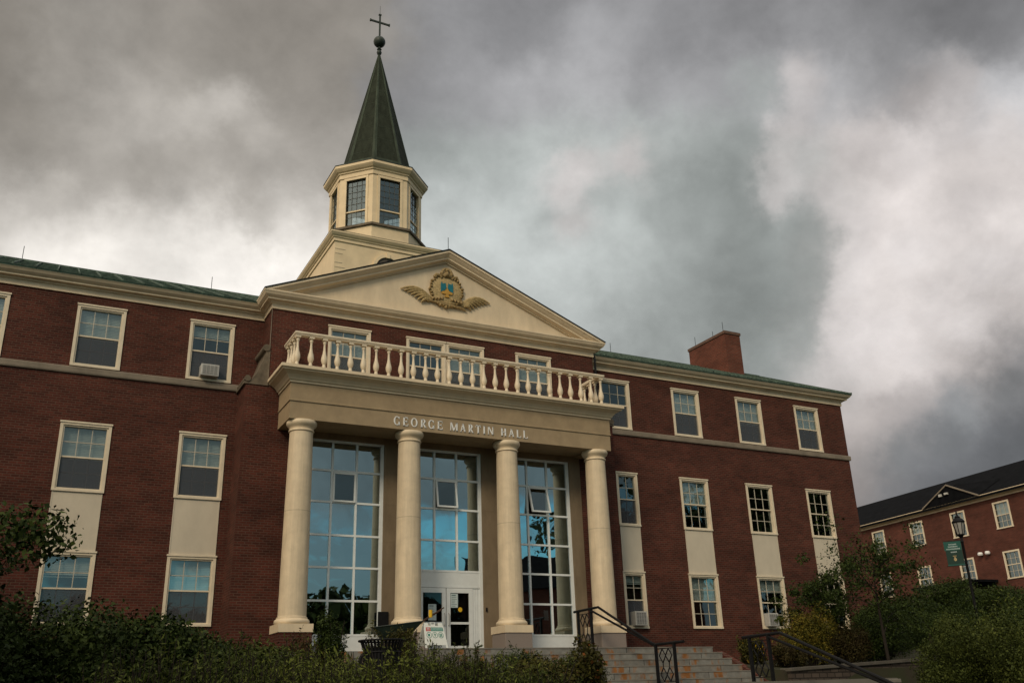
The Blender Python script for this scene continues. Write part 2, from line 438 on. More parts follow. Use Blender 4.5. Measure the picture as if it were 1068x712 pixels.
M = {}
M['brick'] = brick('red_brick', (.086, .0215, .0135), (.046, .0130, .0088), (.088, .048, .034), ms=.012, var=.42)
M['brick_far'] = brick('far_brick', (.105, .030, .019), (.075, .022, .014), (.08, .05, .04))
M['brick_chimney'] = brick('chimney_brick', (.14, .038, .022), (.10, .027, .016), (.12, .07, .05))
M['cream'] = plain('cream_paint', (.69, .565, .395), .55, .10, 2.2, streak=.35, bump=.05)
def seamed(m):
    t = m.node_tree; b = t.nodes['Principled BSDF']; src = b.inputs['Base Color'].links[0].from_socket
    tx = t.nodes.new('ShaderNodeTexCoord'); sp_ = t.nodes.new('ShaderNodeSeparateXYZ'); t.links.new(tx.outputs['Object'], sp_.inputs[0])
    c = t.nodes.new('ShaderNodeMath'); c.operation = 'COMPARE'; c.inputs[1].default_value = 3.98; c.inputs[2].default_value = .011; t.links.new(sp_.outputs[2], c.inputs[0])
    mp = t.nodes.new('ShaderNodeMapping'); mp.inputs['Scale'].default_value = (7, 7, .35); n = t.nodes.new('ShaderNodeTexNoise'); n.inputs['Scale'].default_value = 1.6; n.inputs['Detail'].default_value = 7; n.inputs['Roughness'].default_value = .7
    t.links.new(tx.outputs['Object'], mp.inputs[0]); t.links.new(mp.outputs[0], n.inputs['Vector'])
    mr = t.nodes.new('ShaderNodeMapRange'); mr.inputs[1].default_value = .35; mr.inputs[2].default_value = .62; mr.inputs[3].default_value = .84; mr.inputs[4].default_value = 1.0; t.links.new(n.outputs['Fac'], mr.inputs[0])
    a = t.nodes.new('ShaderNodeMath'); a.operation = 'MULTIPLY_ADD'; a.inputs[1].default_value = -.28; t.links.new(c.outputs[0], a.inputs[0]); t.links.new(mr.outputs[0], a.inputs[2])
    v = t.nodes.new('ShaderNodeVectorMath'); v.operation = 'SCALE'; t.links.new(src, v.inputs[0]); t.links.new(a.outputs[0], v.inputs['Scale']); t.links.new(v.outputs[0], b.inputs['Base Color'])
    return m
M['cream_col'] = seamed(plain('cream_column', (.69, .565, .395), .55, .10, 2.2, bump=.05))
M['cream_trim'] = plain('cream_trim', (.70, .60, .45), .5, .10, 3)
M['cream_cup'] = plain('cream_cupola', (.74, .59, .38), .55, .10, 2)
M['panel'] = plain('spandrel_panel', (.58, .51, .40), .6, .08, 1.5, streak=.5)
M['taupe'] = plain('taupe_stone', (.34, .255, .155), .75, .12, 2.5, bump=.1)
M['tan_stone'] = plain('tan_stone', (.22, .165, .105), .8, .22, 1.6, streak=.4, bump=.15)
M['string_stone'] = plain('string_stone', (.23, .19, .145), .85, .22, 1.4, bump=.2)
M['brown_stone'] = plain('brown_stone', (.15, .12, .085), .9, .30, 3.5, bump=.4, bscale=25)
M['granite'] = plain('granite', (.24, .20, .175), .8, .12, 40, bump=.2)
M['alu'] = plain('white_aluminium', (.74, .77, .77), .35, .05, 5, spec=.5)
M['door_white'] = plain('white_door_metal', (.70, .73, .73), .4, .05, 5, spec=.5)
M['muntin'] = plain('muntin_paint', (.50, .45, .36), .5, .05, 5)
M['cm'] = plain('cupola_muntin', (.10, .10, .09), .5, .1, 5)
m_ = bpy.data.materials.new('insect_screen'); m_.use_nodes = True; t_ = m_.node_tree; t_.nodes.clear()
a_ = t_.nodes.new('ShaderNodeBsdfTransparent'); b_ = t_.nodes.new('ShaderNodeBsdfDiffuse'); b_.inputs[0].default_value = (.095, .10, .112, 1)
c_ = t_.nodes.new('ShaderNodeMixShader'); c_.inputs[0].default_value = .55; t_.links.new(a_.outputs[0], c_.inputs[1]); t_.links.new(b_.outputs[0], c_.inputs[2])
o_ = t_.nodes.new('ShaderNodeOutputMaterial'); t_.links.new(c_.outputs[0], o_.inputs[0]); M['screen'] = m_
M['muntin_dim'] = plain('dimmed_muntin_paint', (.10, .105, .11), .5, .1, 5)  # muntin colour darkened to look dim behind the insect screen
M['blind'] = plain('window_blind', (.80, .80, .74), .8, .06, 1.2)
M['curtain'] = plain('curtain', (.30, .33, .34), .8, .1, 2)
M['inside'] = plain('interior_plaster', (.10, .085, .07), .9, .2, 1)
M['glass'] = glass('window_glass', .16, (.62, .68, .68), .01, .0025)
M['glass_dark'] = glass('curtain_wall_glass', .46, (.42, .47, .47), .008, .004)
M['glass_door'] = glass('door_glass', .03, (.5, .45, .40))
M['copper'] = plain('green_copper_roof', (.040, .088, .064), .75, .35, 6, bump=.3, bscale=10, col2=(.014, .030, .024))
M['seam'] = plain('copper_seam', (.10, .15, .115), .7, .3, 9, col2=(.012, .022, .018))
M['spire'] = plain('spire_copper', (.030, .036, .025), .85, .3, 5, streak=.3, spec=.08)
M['spire_rib'] = plain('spire_patina', (.055, .070, .050), .8, .3, 3, streak=.3, spec=.1)
M['ball'] = plain('dark_bronze', (.030, .042, .034), .5, .2, 4)
M['black'] = plain('black_iron', (.008, .008, .009), .6, .2, 8, spec=.15)
M['slate'] = plain('dark_shingle_roof', (.008, .0085, .010), .95, .3, 2, bump=.3, bscale=12, spec=.03)
M['gilt'] = plain('carved_gilt', (.46, .34, .16), .6, .35, 14, bump=.5, bscale=30)
M['gilt_dark'] = plain('carved_gilt_dark', (.36, .255, .115), .65, .35, 14, bump=.5, bscale=30)
M['teal'] = plain('teal_enamel', (.012, .15, .19), .45, .1, 5)
M['gold'] = plain('gold_enamel', (.48, .27, .05), .5, .1, 5)
M['letter'] = plain('letter_white', (.78, .78, .76), .45, .05, 5)
M['ac'] = plain('ac_plastic', (.46, .45, .42), .5, .08, 5)
M['ac_grille'] = plain('ac_grille', (.12, .12, .12), .5, .2, 20)
M['paper'] = plain('paper', (.50, .58, .58), .7, .05, 5)
M['paper_ink'] = plain('printed_ink', (.10, .16, .17), .7, .05, 5)
M['yellow'] = plain('yellow_plastic', (.70, .42, .02), .5, .05, 5)
M['sign_white'] = plain('sign_white_plastic', (.66, .68, .64), .5, .04, 5)
M['sign_green'] = plain('sign_green', (.03, .19, .14), .5, .05, 5)
M['sign_red'] = plain('sign_red', (.45, .05, .04), .5, .05, 5)
M['barrow'] = plain('dark_green_tub', (.012, .022, .017), .4, .2, 6, spec=.5)
M['wood'] = plain('ash_handle', (.06, .026, .012), .6, .2, 12)
M['banner'] = plain('green_banner', (.006, .075, .058), .6, .1, 4)
M['banner_dark'] = plain('dark_green_banner', (.003, .028, .020), .6, .1, 4)
M['lampglass'] = plain('lantern_glass', (.30, .29, .27), .2, .1, 8, spec=.6)
M['bark'] = plain('bark', (.018, .013, .009), .9, .3, 10, bump=.5, bscale=40)
M['concrete'] = plain('landing_concrete', (.15, .14, .12), .85, .15, 1.5, bump=.1)
M['soil'] = plain('grass_and_mulch', (.022, .028, .010), .95, .3, .8, bump=.6, bscale=8, col2=(.03, .024, .015))
M['road'] = plain('asphalt', (.05, .05, .05), .9, .1, 2)
M['coping'] = plain('coping_stone', (.19, .175, .15), .85, .15, 3, bump=.2)
M['coping_dark'] = plain('weathered_coping', (.09, .08, .065), .9, .2, 3, bump=.3)
M['rubble'] = brick('wall_blocks', (.085, .065, .052), (.05, .038, .03), (.025, .02, .016), .34, .15, .02, .02)
M['lf_dark'] = leafmat('leaf_dark', (.010, .018, .005), (.023, .036, .008), (.050, .070, .016))
M['lf_mid'] = leafmat('leaf_mid', (.014, .020, .004), (.033, .044, .009), (.072, .086, .018))
M['lf_lime'] = leafmat('leaf_lime', (.034, .044, .008), (.068, .084, .017), (.13, .15, .03))
M['lf_olive'] = leafmat('leaf_olive', (.022, .020, .006), (.042, .038, .010), (.08, .078, .018))
M['lf_brown'] = leafmat('leaf_brown', (.018, .012, .006), (.032, .024, .008), (.05, .045, .014))
M['lf_gold'] = leafmat('leaf_gold', (.03, .032, .006), (.07, .065, .010), (.17, .125, .018))
M['lf_red'] = leafmat('leaf_rust', (.12, .035, .010), (.16, .06, .015), (.2, .1, .03))
def steps_mat():
    m, t, b = newmat('stained_step_stone')
    co, tx = wallcoords(t)
    br = t.nodes.new('ShaderNodeTexBrick'); br.inputs['Scale'].default_value = 1; br.inputs['Brick Width'].default_value = 1.7; br.inputs['Row Height'].default_value = .2
    br.inputs['Mortar Size'].default_value = .012; br.inputs['Color1'].default_value = (.205, .20, .18, 1); br.inputs['Color2'].default_value = (.17, .163, .145, 1); br.inputs['Mortar'].default_value = (.05, .045, .038, 1)
    mp0 = t.nodes.new('ShaderNodeMapping'); mp0.inputs['Location'].default_value = (.3, .0, 0); t.links.new(co, mp0.inputs[0]); t.links.new(mp0.outputs[0], br.inputs['Vector'])
    n1 = t.nodes.new('ShaderNodeTexNoise'); n1.inputs['Scale'].default_value = 1.3; n1.inputs['Detail'].default_value = 5; n1.inputs['Roughness'].default_value = .6
    mp = t.nodes.new('ShaderNodeMapping'); mp.inputs['Scale'].default_value = (2.2, .6, .8); t.links.new(tx.outputs['Object'], mp.inputs[0]); t.links.new(mp.outputs[0], n1.inputs['Vector'])
    mr = t.nodes.new('ShaderNodeMapRange'); t.links.new(n1.outputs['Fac'], mr.inputs[0]); mr.inputs[1].default_value = .53; mr.inputs[2].default_value = .62
    mi = t.nodes.new('ShaderNodeMix'); mi.data_type = 'RGBA'; t.links.new(mr.outputs[0], mi.inputs['Factor']); t.links.new(br.outputs['Color'], mi.inputs['A']); mi.inputs['B'].default_value = (.24, .10, .025, 1)
    n2 = t.nodes.new('ShaderNodeTexNoise'); n2.inputs['Scale'].default_value = 5; n2.inputs['Detail'].default_value = 6; t.links.new(tx.outputs['Object'], n2.inputs['Vector'])
    mr2 = t.nodes.new('ShaderNodeMapRange'); t.links.new(n2.outputs['Fac'], mr2.inputs[0]); mr2.inputs[1].default_value = .3; mr2.inputs[2].default_value = .7; mr2.inputs[3].default_value = .7; mr2.inputs[4].default_value = 1.15
    v = t.nodes.new('ShaderNodeVectorMath'); v.operation = 'SCALE'; t.links.new(mi.outputs['Result'], v.inputs[0]); t.links.new(mr2.outputs[0], v.inputs['Scale'])
    t.links.new(v.outputs[0], b.inputs['Base Color']); b.inputs['Roughness'].default_value = .85
    return m
M['step'] = steps_mat()

# ------------------------------------------------------------------ mesh helpers
class MB:
    def __init__(s): s.v = []; s.f = []
    def add(s, v, f):
        k = len(s.v); s.v += [tuple(q) for q in v]; s.f += [tuple(i + k for i in q) for q in f]; return s
    def box(s, x0, x1, y0, y1, z0, z1):
        v = [(x0,y0,z0),(x1,y0,z0),(x1,y1,z0),(x0,y1,z0),(x0,y0,z1),(x1,y0,z1),(x1,y1,z1),(x0,y1,z1)]
        return s.add(v, [(0,3,2,1),(4,5,6,7),(0,1,5,4),(1,2,6,5),(2,3,7,6),(3,0,4,7)])
    def obox(s, c, ax, ay, az):
        c, ax, ay, az = map(Vector, (c, ax, ay, az))
        v = [c - ax - ay - az, c + ax - ay - az, c + ax + ay - az, c - ax + ay - az, c - ax - ay + az, c + ax - ay + az, c + ax + ay + az, c - ax + ay + az]
        return s.add(v, [(0,3,2,1),(4,5,6,7),(0,1,5,4),(1,2,6,5),(2,3,7,6),(3,0,4,7)])
    def lathe(s, prof, cx=0, cy=0, n=24, ph=0, cap=True, sx=1, sy=1):
        k = len(s.v)
        for r, z in prof:
            for i in range(n):
                a = 2 * math.pi * i / n + ph
                s.v.append((cx + r * math.cos(a) * sx, cy + r * math.sin(a) * sy, z))
        for j in range(len(prof) - 1):
            for i in range(n):
                i2 = (i + 1) % n
                s.f.append((k + j*n + i, k + j*n + i2, k + (j+1)*n + i2, k + (j+1)*n + i))
        if cap:
            s.f.append(tuple(k + i for i in range(n - 1, -1, -1)))
            s.f.append(tuple(k + (len(prof)-1)*n + i for i in range(n)))
        return s
    def tube(s, pts, rad, n=8, cap=True):
        pts = [Vector(p) for p in pts]; k = len(s.v)
        rads = rad if isinstance(rad, (list, tuple)) else [rad] * len(pts)
        up = None
        for j, p in enumerate(pts):
            d = (pts[min(j+1, len(pts)-1)] - pts[max(j-1, 0)]).normalized()
            if up is None:
                up = Vector((0, 0, 1)) if abs(d.z) < .9 else Vector((1, 0, 0))
            a = d.cross(up).normalized(); up = a.cross(d).normalized()
            for i in range(n):
                t = 2 * math.pi * i / n
                s.v.append(tuple(p + (a * math.cos(t) + up * math.sin(t)) * rads[j]))
        for j in range(len(pts) - 1):
            for i in range(n):
                i2 = (i + 1) % n
                s.f.append((k + j*n + i, k + j*n + i2, k + (j+1)*n + i2, k + (j+1)*n + i))
        if cap:
            s.f.append(tuple(k + i for i in range(n - 1, -1, -1)))
            s.f.append(tuple(k + (len(pts)-1)*n + i for i in range(n)))
        return s
    def poly_y(s, pts, y0, y1):
        """polygon of (x,z) extruded from y0 to y1"""
        n = len(pts)
        v = [(x, y0, z) for x, z in pts] + [(x, y1, z) for x, z in pts]
        f = [tuple(range(n)), tuple(range(2*n - 1, n - 1, -1))] + [(i, i + n, (i+1) % n + n, (i+1) % n) for i in range(n)]
        return s.add(v, f)
    def sweep(s, path, prof, closed=False):
        """prof: (out, z) swept along a 2-D path (x,y); outward is to the right of travel; mitred corners"""
        n = len(path); m = len(prof); k = len(s.v)
        P = [Vector(p) for p in path]
        def nr(a, b):
            d = (b - a).normalized(); return Vector((d.y, -d.x))
        for i in range(n):
            if closed or 0 < i < n - 1:
                n1 = nr(P[i-1], P[i]); n2 = nr(P[i], P[(i+1) % n])
                mm = (n1 + n2); mm = mm / max(.2, mm.dot(n1))
            elif i == 0: mm = nr(P[0], P[1])
            else: mm = nr(P[-2], P[-1])
            for o, z in prof: s.v.append((P[i].x + mm.x * o, P[i].y + mm.y * o, z))
        for i in range(n if closed else n - 1):
            a = k + i * m; b = k + ((i + 1) % n) * m
            for j in range(m):
                j2 = (j + 1) % m
                s.f.append((a + j, b + j, b + j2, a + j2))
        if not closed:
            s.f.append(tuple(k + j for j in range(m))); s.f.append(tuple(k + (n-1)*m + j for j in range(m - 1, -1, -1)))
        return s
    def holed(s, x0, x1, z0, z1, y, depth, rects):
        """wall face at y (looking to -y) with openings that have reveals of the given depth"""
        xs = sorted({x0, x1} | {q for r in rects for q in (r[0], r[1]) if x0 < q < x1})
        zs = sorted({z0, z1} | {q for r in rects for q in (r[2], r[3]) if z0 < q < z1})
        for i in range(len(xs) - 1):
            for j in range(len(zs) - 1):
                cx = (xs[i] + xs[i+1]) / 2; cz = (zs[j] + zs[j+1]) / 2
                if any(r[0] < cx < r[1] and r[2] < cz < r[3] for r in rects): continue
                s.add([(xs[i], y, zs[j]), (xs[i+1], y, zs[j]), (xs[i+1], y, zs[j+1]), (xs[i], y, zs[j+1])], [(0, 1, 2, 3)])
        for a, b, c, d in rects:
            v = [(a,y,c),(b,y,c),(b,y,d),(a,y,d),(a,y+depth,c),(b,y+depth,c),(b,y+depth,d),(a,y+depth,d)]
            s.add(v, [(0,4,5,1),(1,5,6,2),(2,6,7,3),(3,7,4,0)])
        return s
    def build(s, name, mat, parent=None, smooth=False, loc=None, label=None, bevel=0):
        me = bpy.data.meshes.new(name)
        me.from_pydata(s.v, [], s.f); me.validate(); me.update()
        me.materials.append(mat)
        if smooth:
            me.polygons.foreach_set('use_smooth', [True] * len(me.polygons))
        o = bpy.data.objects.new(name, me); COL.objects.link(o)
        if smooth: 
            try: me.set_sharp_from_angle(angle=R(40))
            except Exception: pass
        if bevel:
            bv = o.modifiers.new('b', 'BEVEL'); bv.width = bevel; bv.segments = 2; bv.limit_method = 'ANGLE'
        if parent is not None: o.parent = parent
        if loc is not None: o.location = loc
        if label: o['label'] = label
        return o
def tag(o, label=None, cat=None, group=None, kind=None):
    if label: o['label'] = label
    if cat: o['category'] = cat
    if group: o['group'] = group
    if kind: o['kind'] = kind
    return o
def thing(name, label, cat, loc=(0, 0, 0), rz=0, group=None):
    o = bpy.data.objects.new(name, None); COL.objects.link(o); o.empty_display_size = .3
    o.location = loc; o.rotation_euler = (0, 0, rz)
    return tag(o, label, cat, group)
def copy_part(o, parent, loc=None):
    c = o.copy(); COL.objects.link(c); c.parent = parent
    if loc is not None: c.location = loc
    for ch in o.children: copy_part(ch, c)
    return c
def sstep(x, a, b):
    t = max(0, min(1, (x - a) / (b - a))); return t * t * (3 - 2 * t)

# ------------------------------------------------------------------ ground
def ter(x, y):
    base = np.interp(y, [-60, -29, -16, -8, -4, 0], [-3.2, -3.0, -1.75, -.95, -.35, -.25])
    st = np.interp(y, [-29, -15, -10, -7.0, -4.2, -3.5], [-3.0, -2.9, -1.45, -1.45, -.5, -.35])
    hi = np.interp(y, [-7.1, -3, 0], [-.85, -.40, -.3]); lo = np.interp(y, [-60, -29, -16, -10, -7.3], [-3.2, -3.0, -2.1, -1.5, -1.40])
    rt = hi if y > -7.15 else lo
    a = sstep(x, -2.2, -1.1)
    z = base * (1 - a) + st * a
    if x > 8.3: z = rt
    z = float(z) + 3.9 * sstep(x, 14, 50)
    return z
xs = sorted(set([-900, -300, -120, -60, -40, -30] + [round(q, 2) for q in np.arange(-24, 26, .5)] + [8.25, 8.35] + [28, 32, 36, 40, 45, 50, 60, 90, 160, 400, 900]))
ys = sorted(set([-900, -300, -120, -60, -45, -35] + [round(q, 2) for q in np.arange(-32, 2, .5)] + [-7.12, -7.2] + [12, 30, 60, 120, 300, 900]))
g = MB()
g.v = [(x, y, ter(x, y)) for y in ys for x in xs]
nx = len(xs)
g.f = [(j*nx+i, j*nx+i+1, (j+1)*nx+i+1, (j+1)*nx+i) for j in range(len(ys)-1) for i in range(nx-1)]
tag(g.build('ground', M['soil']), kind='structure')
pth = MB()
for i in range(12):
    y0, y1 = -28 + i * 1.1, -28 + (i + 1) * 1.1
    pth.add([(2.2, y0, ter(4, y0) + .03), (8.0, y0, ter(4, y0) + .03), (8.0, y1, ter(4, y1) + .03), (2.2, y1, ter(4, y1) + .03)], [(0, 1, 2, 3)])
tag(pth.build('path', M['concrete']), kind='structure')

# ------------------------------------------------------------------ the hall
hall = thing('college_hall', 'three storey red brick hall with cream columned portico, pediment and green spire', 'building')
PX, PY, WX = 6.175, -1.149, 6.87
ZT = {3: (10.476, 8.455), 2: (6.694, 4.628), 1: (2.909, .878)}
wins = []      # cx, hw, zt, zb, y, cols, blind, blind fraction
for cx, hw2 in ((-21.2, .708), (-17.9, .708), (-14.5, .708), (-11.222, .708), (-7.85, .708), (8.13, .4955), (11.4, .708), (14.813, .708), (18.176, .708)):
    c3 = 7.874 if abs(cx - 8.13) < .01 else cx
    wins.append((c3, .708, *ZT[3], 0, 3, 3)); wins.append((cx, hw2, *ZT[2], 0, 3 if hw2 > .6 else 2, 2)); wins.append((cx, hw2, *ZT[1], 0, 3 if hw2 > .6 else 2, 1))
pwins = [(-3.544, .742, 10.52, 8.5, PY, 3, 3), (-.7545, .742, 10.52, 8.5, PY, 3, 3), (.7545, .742, 10.52, 8.5, PY, 3, 3), (3.544, .742, 10.52, 8.5, PY, 3, 3)]
IN = .03
def hole(w): return (w[0] - w[1] + IN, w[0] + w[1] - IN, w[3] + IN, w[2] - IN)
wl = MB(); 
lw = [hole(w) for w in wins if w[0] < 0]; rw = [hole(w) for w in wins if w[0] > 0]
wl.holed(-24, -PX, -1.2, 10.95, 0, .22, lw)
wr = MB(); wr.holed(PX, 20.428, -1.6, 10.95, 0, .22, rw)
wr.add([(20.428, 0, -1.6), (20.428, 11, -1.6), (20.428, 11, 10.95), (20.428, 0, 10.95), (20.428, 5.5, 13.6)], [(0, 1, 2, 4, 3)])
wr.add([(20.428, 11, -1.6), (-24, 11, -1.6), (-24, 11, 10.95), (20.428, 11, 10.95)], [(0, 1, 2, 3)])
wl.build('brick_wall', M['brick'], hall, label='left wing wall of dark red brick')
wr.build('brick_wall', M['brick'], hall, label='right wing wall of dark red brick')
pv = MB()
pv.holed(-PX, PX, 8.15, 10.98, PY, .22, [hole(w) for w in pwins])
for sx in (-1, 1):
    a, b = sorted((sx * PX, sx * PX))
    pv.add([(sx*PX, PY, 8.15), (sx*PX, 0.05, 8.15), (sx*PX, 0.05, 10.98), (sx*PX, PY, 10.98)], [(0, 1, 2, 3)])
    x0, x1 = sorted((sx * 5.30, sx * WX))
    pv.add([(x0, PY, -1.6), (x1, PY, -1.6), (x1, PY, 8.15), (x0, PY, 8.15)], [(0, 1, 2, 3)])
    pv.add([(sx*WX, PY, -1.6), (sx*WX, 0.05, -1.6), (sx*WX, 0.05, 8.15), (sx*WX, PY, 8.15)], [(0, 1, 2, 3)])
    pv.add([(sx*WX, PY, 8.15), (sx*WX, .05, 8.15), (sx*PX, .05, 8.15), (sx*PX, PY, 8.15)], [(0, 1, 2, 3)])
pv.build('brick_wall', M['brick'], hall, label='projecting centre wall of red brick')
# entrance bays of tan stone
BX = (-3.534, 0, 3.534)
sw = MB(); BH = 1.32
sw.holed(-5.30, 5.30, 0, 8.16, PY - .012, .16, [(b - BH, b + BH, .0, 6.60) for b in BX])
for xj in (-5.30, 5.30): pass
for q in (-1.767, 1.767):
    for zj in (1.0, 2.2, 3.4, 4.6, 5.8):
        sw.box(q - .44, q + .44, PY - .016, PY - .013, zj, zj + .012)
sw.build('stone_wall', M['tan_stone'], hall, label='tan stone facing between the tall windows')
# interiors
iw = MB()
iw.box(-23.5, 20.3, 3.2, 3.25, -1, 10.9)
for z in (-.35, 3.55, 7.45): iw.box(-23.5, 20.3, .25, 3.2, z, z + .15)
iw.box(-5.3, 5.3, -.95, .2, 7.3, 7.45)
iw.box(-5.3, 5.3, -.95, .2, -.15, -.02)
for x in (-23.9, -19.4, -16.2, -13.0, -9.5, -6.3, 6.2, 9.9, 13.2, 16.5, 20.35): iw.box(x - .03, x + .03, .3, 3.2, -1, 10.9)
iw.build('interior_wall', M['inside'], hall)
# string course, water table
stp = [(0, 8.212), (.05, 8.212), (.065, 8.25), (.065, 8.40), (.03, 8.431), (0, 8.431)]
MB().sweep([(-24, 0), (-WX, 0)], stp).build('string_course', M['string_stone'], hall)
MB().sweep([(WX, 0), (20.428, 0), (20.428, 11)], stp).build('string_course', M['string_stone'], hall)

# windows: one prototype per size and blind, then copies
random.seed(3)
def window(w, blind, frac, far=False, parent=hall):
    cx, hw, zt, zb, y, cols, _ = w
    H = zt - zb; T = .085
    f = MB()
    f.box(-hw, hw, -.035, .05, H - T, H); f.box(-hw, hw, -.055, .05, 0, T * .8)
    f.box(-hw, -hw + T, -.035, .05, T * .8, H - T); f.box(hw - T, hw, -.035, .05, T * .8, H - T)
    f.box(-hw - .02, hw + .02, -.06, .01, H - .02, H + .03)
    t2 = T + .045      # inner stop, set back
    f.box(-hw + T, hw - T, .0, .13, H - t2, H - T - .001); f.box(-hw + T, hw - T, .0, .13, T * .8 + .001, T * .8 + .04)
    f.box(-hw + T, -hw + t2, .0, .13, T * .8 + .041, H - t2 - .001); f.box(hw - t2, hw - T, .0, .13, T * .8 + .041, H - t2 - .001)
    mid = H * .5
    f.box(-hw + t2, hw - t2, .045, .115, mid - .02, mid + .025)
    o = f.build('window', M['cream_trim'], parent, loc=(cx, y, zb))
    g0, g1 = T * .8 + .04, H - t2; gx = hw - t2
    clear_ = w[0] > 11 and w[6] <= 2
    p = MB()
    p.add([(-gx, .075, mid + .02), (gx, .075, mid + .02), (gx, .075, g1), (-gx, .075, g1)], [(0, 1, 2, 3)])
    p.add([(-gx, .115, g0), (gx, .115, g0), (gx, .115, mid), (-gx, .115, mid)], [(0, 1, 2, 3)])
    p.build('pane', M['glass'], o)
    a = MB(); b = MB(); bw = .011
    for i in range(1, cols):
        x = -gx + 2 * gx * i / cols
        a.box(x - bw, x + bw, .055, .074, mid + .026, g1); b.box(x - bw, x + bw, .100, .114, g0, mid - .021)
    zz = (mid + g1) / 2; a.box(-gx, gx, .053, .0735, zz - bw, zz + bw)
    zz = (g0 + mid) / 2; b.box(-gx, gx, .098, .1135, zz - bw, zz + bw)
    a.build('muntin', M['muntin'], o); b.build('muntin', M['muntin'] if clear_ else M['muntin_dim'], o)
    if clear_: pass
    sc_ = MB(); sc_.add([(-gx, .060, g0), (gx, .060, g0), (gx, .060, mid - .02), (-gx, .060, mid - .02)], [(0, 1, 2, 3)]); clear_ or sc_.build('insect_screen', M['screen'], o)
    if frac > 0:
        bl = MB(); z0 = g1 - (g1 - g0) * frac
        nsl = int((g1 - z0) / .05)
        for i in range(nsl):
            zc = g1 - (i + .5) * .05
            bl.add([(-gx - .03, .170, zc - .024), (gx + .03, .170, zc - .024), (gx + .03, .182, zc + .026), (-gx - .03, .182, zc + .026)], [(0, 1, 2, 3)])
        bl.box(-gx - .03, gx + .03, .165, .185, z0 - .03, z0)
        bl.build('blind', M['blind'], o)
    return o
FR = {(-7.85, 3): .22, (-11.222, 3): .50, (-14.5, 3): .55, (-11.222, 2): .5, (-7.85, 2): .5, (-11.222, 1): .3, (-7.85, 1): .48,
      (7.874, 3): .0, (11.4, 3): .5, (14.813, 3): .55, (18.176, 3): .5, (8.13, 2): 0, (11.4, 2): .5, (14.813, 2): 0, (18.176, 2): 0,
      (8.13, 1): .15, (11.4, 1): .45, (14.813, 1): .25, (18.176, 1): .0}
for w in wins:
    window(w, 0, FR.get((round(w[0], 3), w[6]), .4))
for w, fr in zip(pwins, (.75, .0, .7, .6)):
    window(w, 0, fr)
# spandrel panels between the two lower rows
for w in wins:
    if w[6] == 2:
        m = MB(); hw = w[1] - .03
        m.box(w[0] - hw, w[0] + hw, -.012, .02, 2.94, 4.627)
        m.box(w[0] - hw, w[0] - hw + .03, -.022, -.0121, 2.94, 4.627); m.box(w[0] + hw - .03, w[0] + hw, -.022, -.0121, 2.94, 4.627)
        m.build('spandrel_panel', M['panel'], hall)

# main cornice, wrapping wings and centre
co = [(0, 10.80), (.045, 10.80), (.045, 10.97), (.10, 10.985), (.10, 11.01), (.13, 11.03), (.24, 11.05), (.24, 11.10), (.28, 11.12), (.34, 11.17), (.385, 11.235), (.398, 11.245), (.398, 11.295), (0, 11.295)]
cpath = [(-24, 0), (-PX, 0), (-PX, PY), (PX, PY), (PX, 0), (20.428, 0), (20.428, 11)]
MB().sweep(cpath[:2], co).build('cornice', M['cream'], hall)
MB().sweep(cpath[4:], co).build('cornice', M['cream'], hall)
co2 = [(o, z + .035 if z < 11.2 else z + .057) for o, z in co]
cn = MB(); cn.sweep([(-PX, .3), (-PX, PY), (PX, PY), (PX, .3)], co2)
cn.build('cornice', M['cream'], hall)

# pediment
ped = MB()
XE, ZE, ZA = PX + .398, 11.353, 14.04
sl_ = (ZA - ZE) / XE
pr = [(.0, .36), (.10, .36), (.10, .325), (.15, .31), (.25, .27), (.25, .22), (.31, .17), (.37, .10), (.40, .085), (.40, .0), (-.25, .0), (-.25, .36)]
V = []
for o, vv in pr:
    vv *= 1.08
    x0 = max(0, XE - vv / sl_ ) if vv > 0 else XE
    V.append([(-x0, PY - o, ZE), (0, PY - o, ZA - vv), (x0, PY - o, ZE)])
n = len(pr); k = 0
vv_ = [V[i][j] for j in range(3) for i in range(n)]
ff = []
for j in (0, 1):
    for i in range(n):
        i2 = (i + 1) % n; ff.append((j*n+i, (j+1)*n+i, (j+1)*n+i2, j*n+i2))
ped.add(vv_, ff); ped.build('raking_cornice', M['cream'], hall)
ty = MB(); ty.poly_y([(-XE + .25, 11.34), (XE - .25, 11.34), (0, ZA - .25)], PY - .03, PY + .2)
ty.build('tympanum', M['cream'], hall)
# dark metal edge along the rake
ed = MB()
ed.add([(-XE - .01, PY - .43, ZE - .005), (0, PY - .43, ZA + .003), (XE + .01, PY - .43, ZE - .005), (-XE - .01, PY - .43, ZE + .03), (0, PY - .43, ZA + .04), (XE + .01, PY - .43, ZE + .03),
        (-XE - .01, PY + .2, ZE + .03), (0, PY + .2, ZA + .04), (XE + .01, PY + .2, ZE + .03)], [(0, 1, 4, 3), (1, 2, 5, 4), (3, 4, 7, 6), (4, 5, 8, 7)])
ed.build('roof_flashing', M['black'], hall)

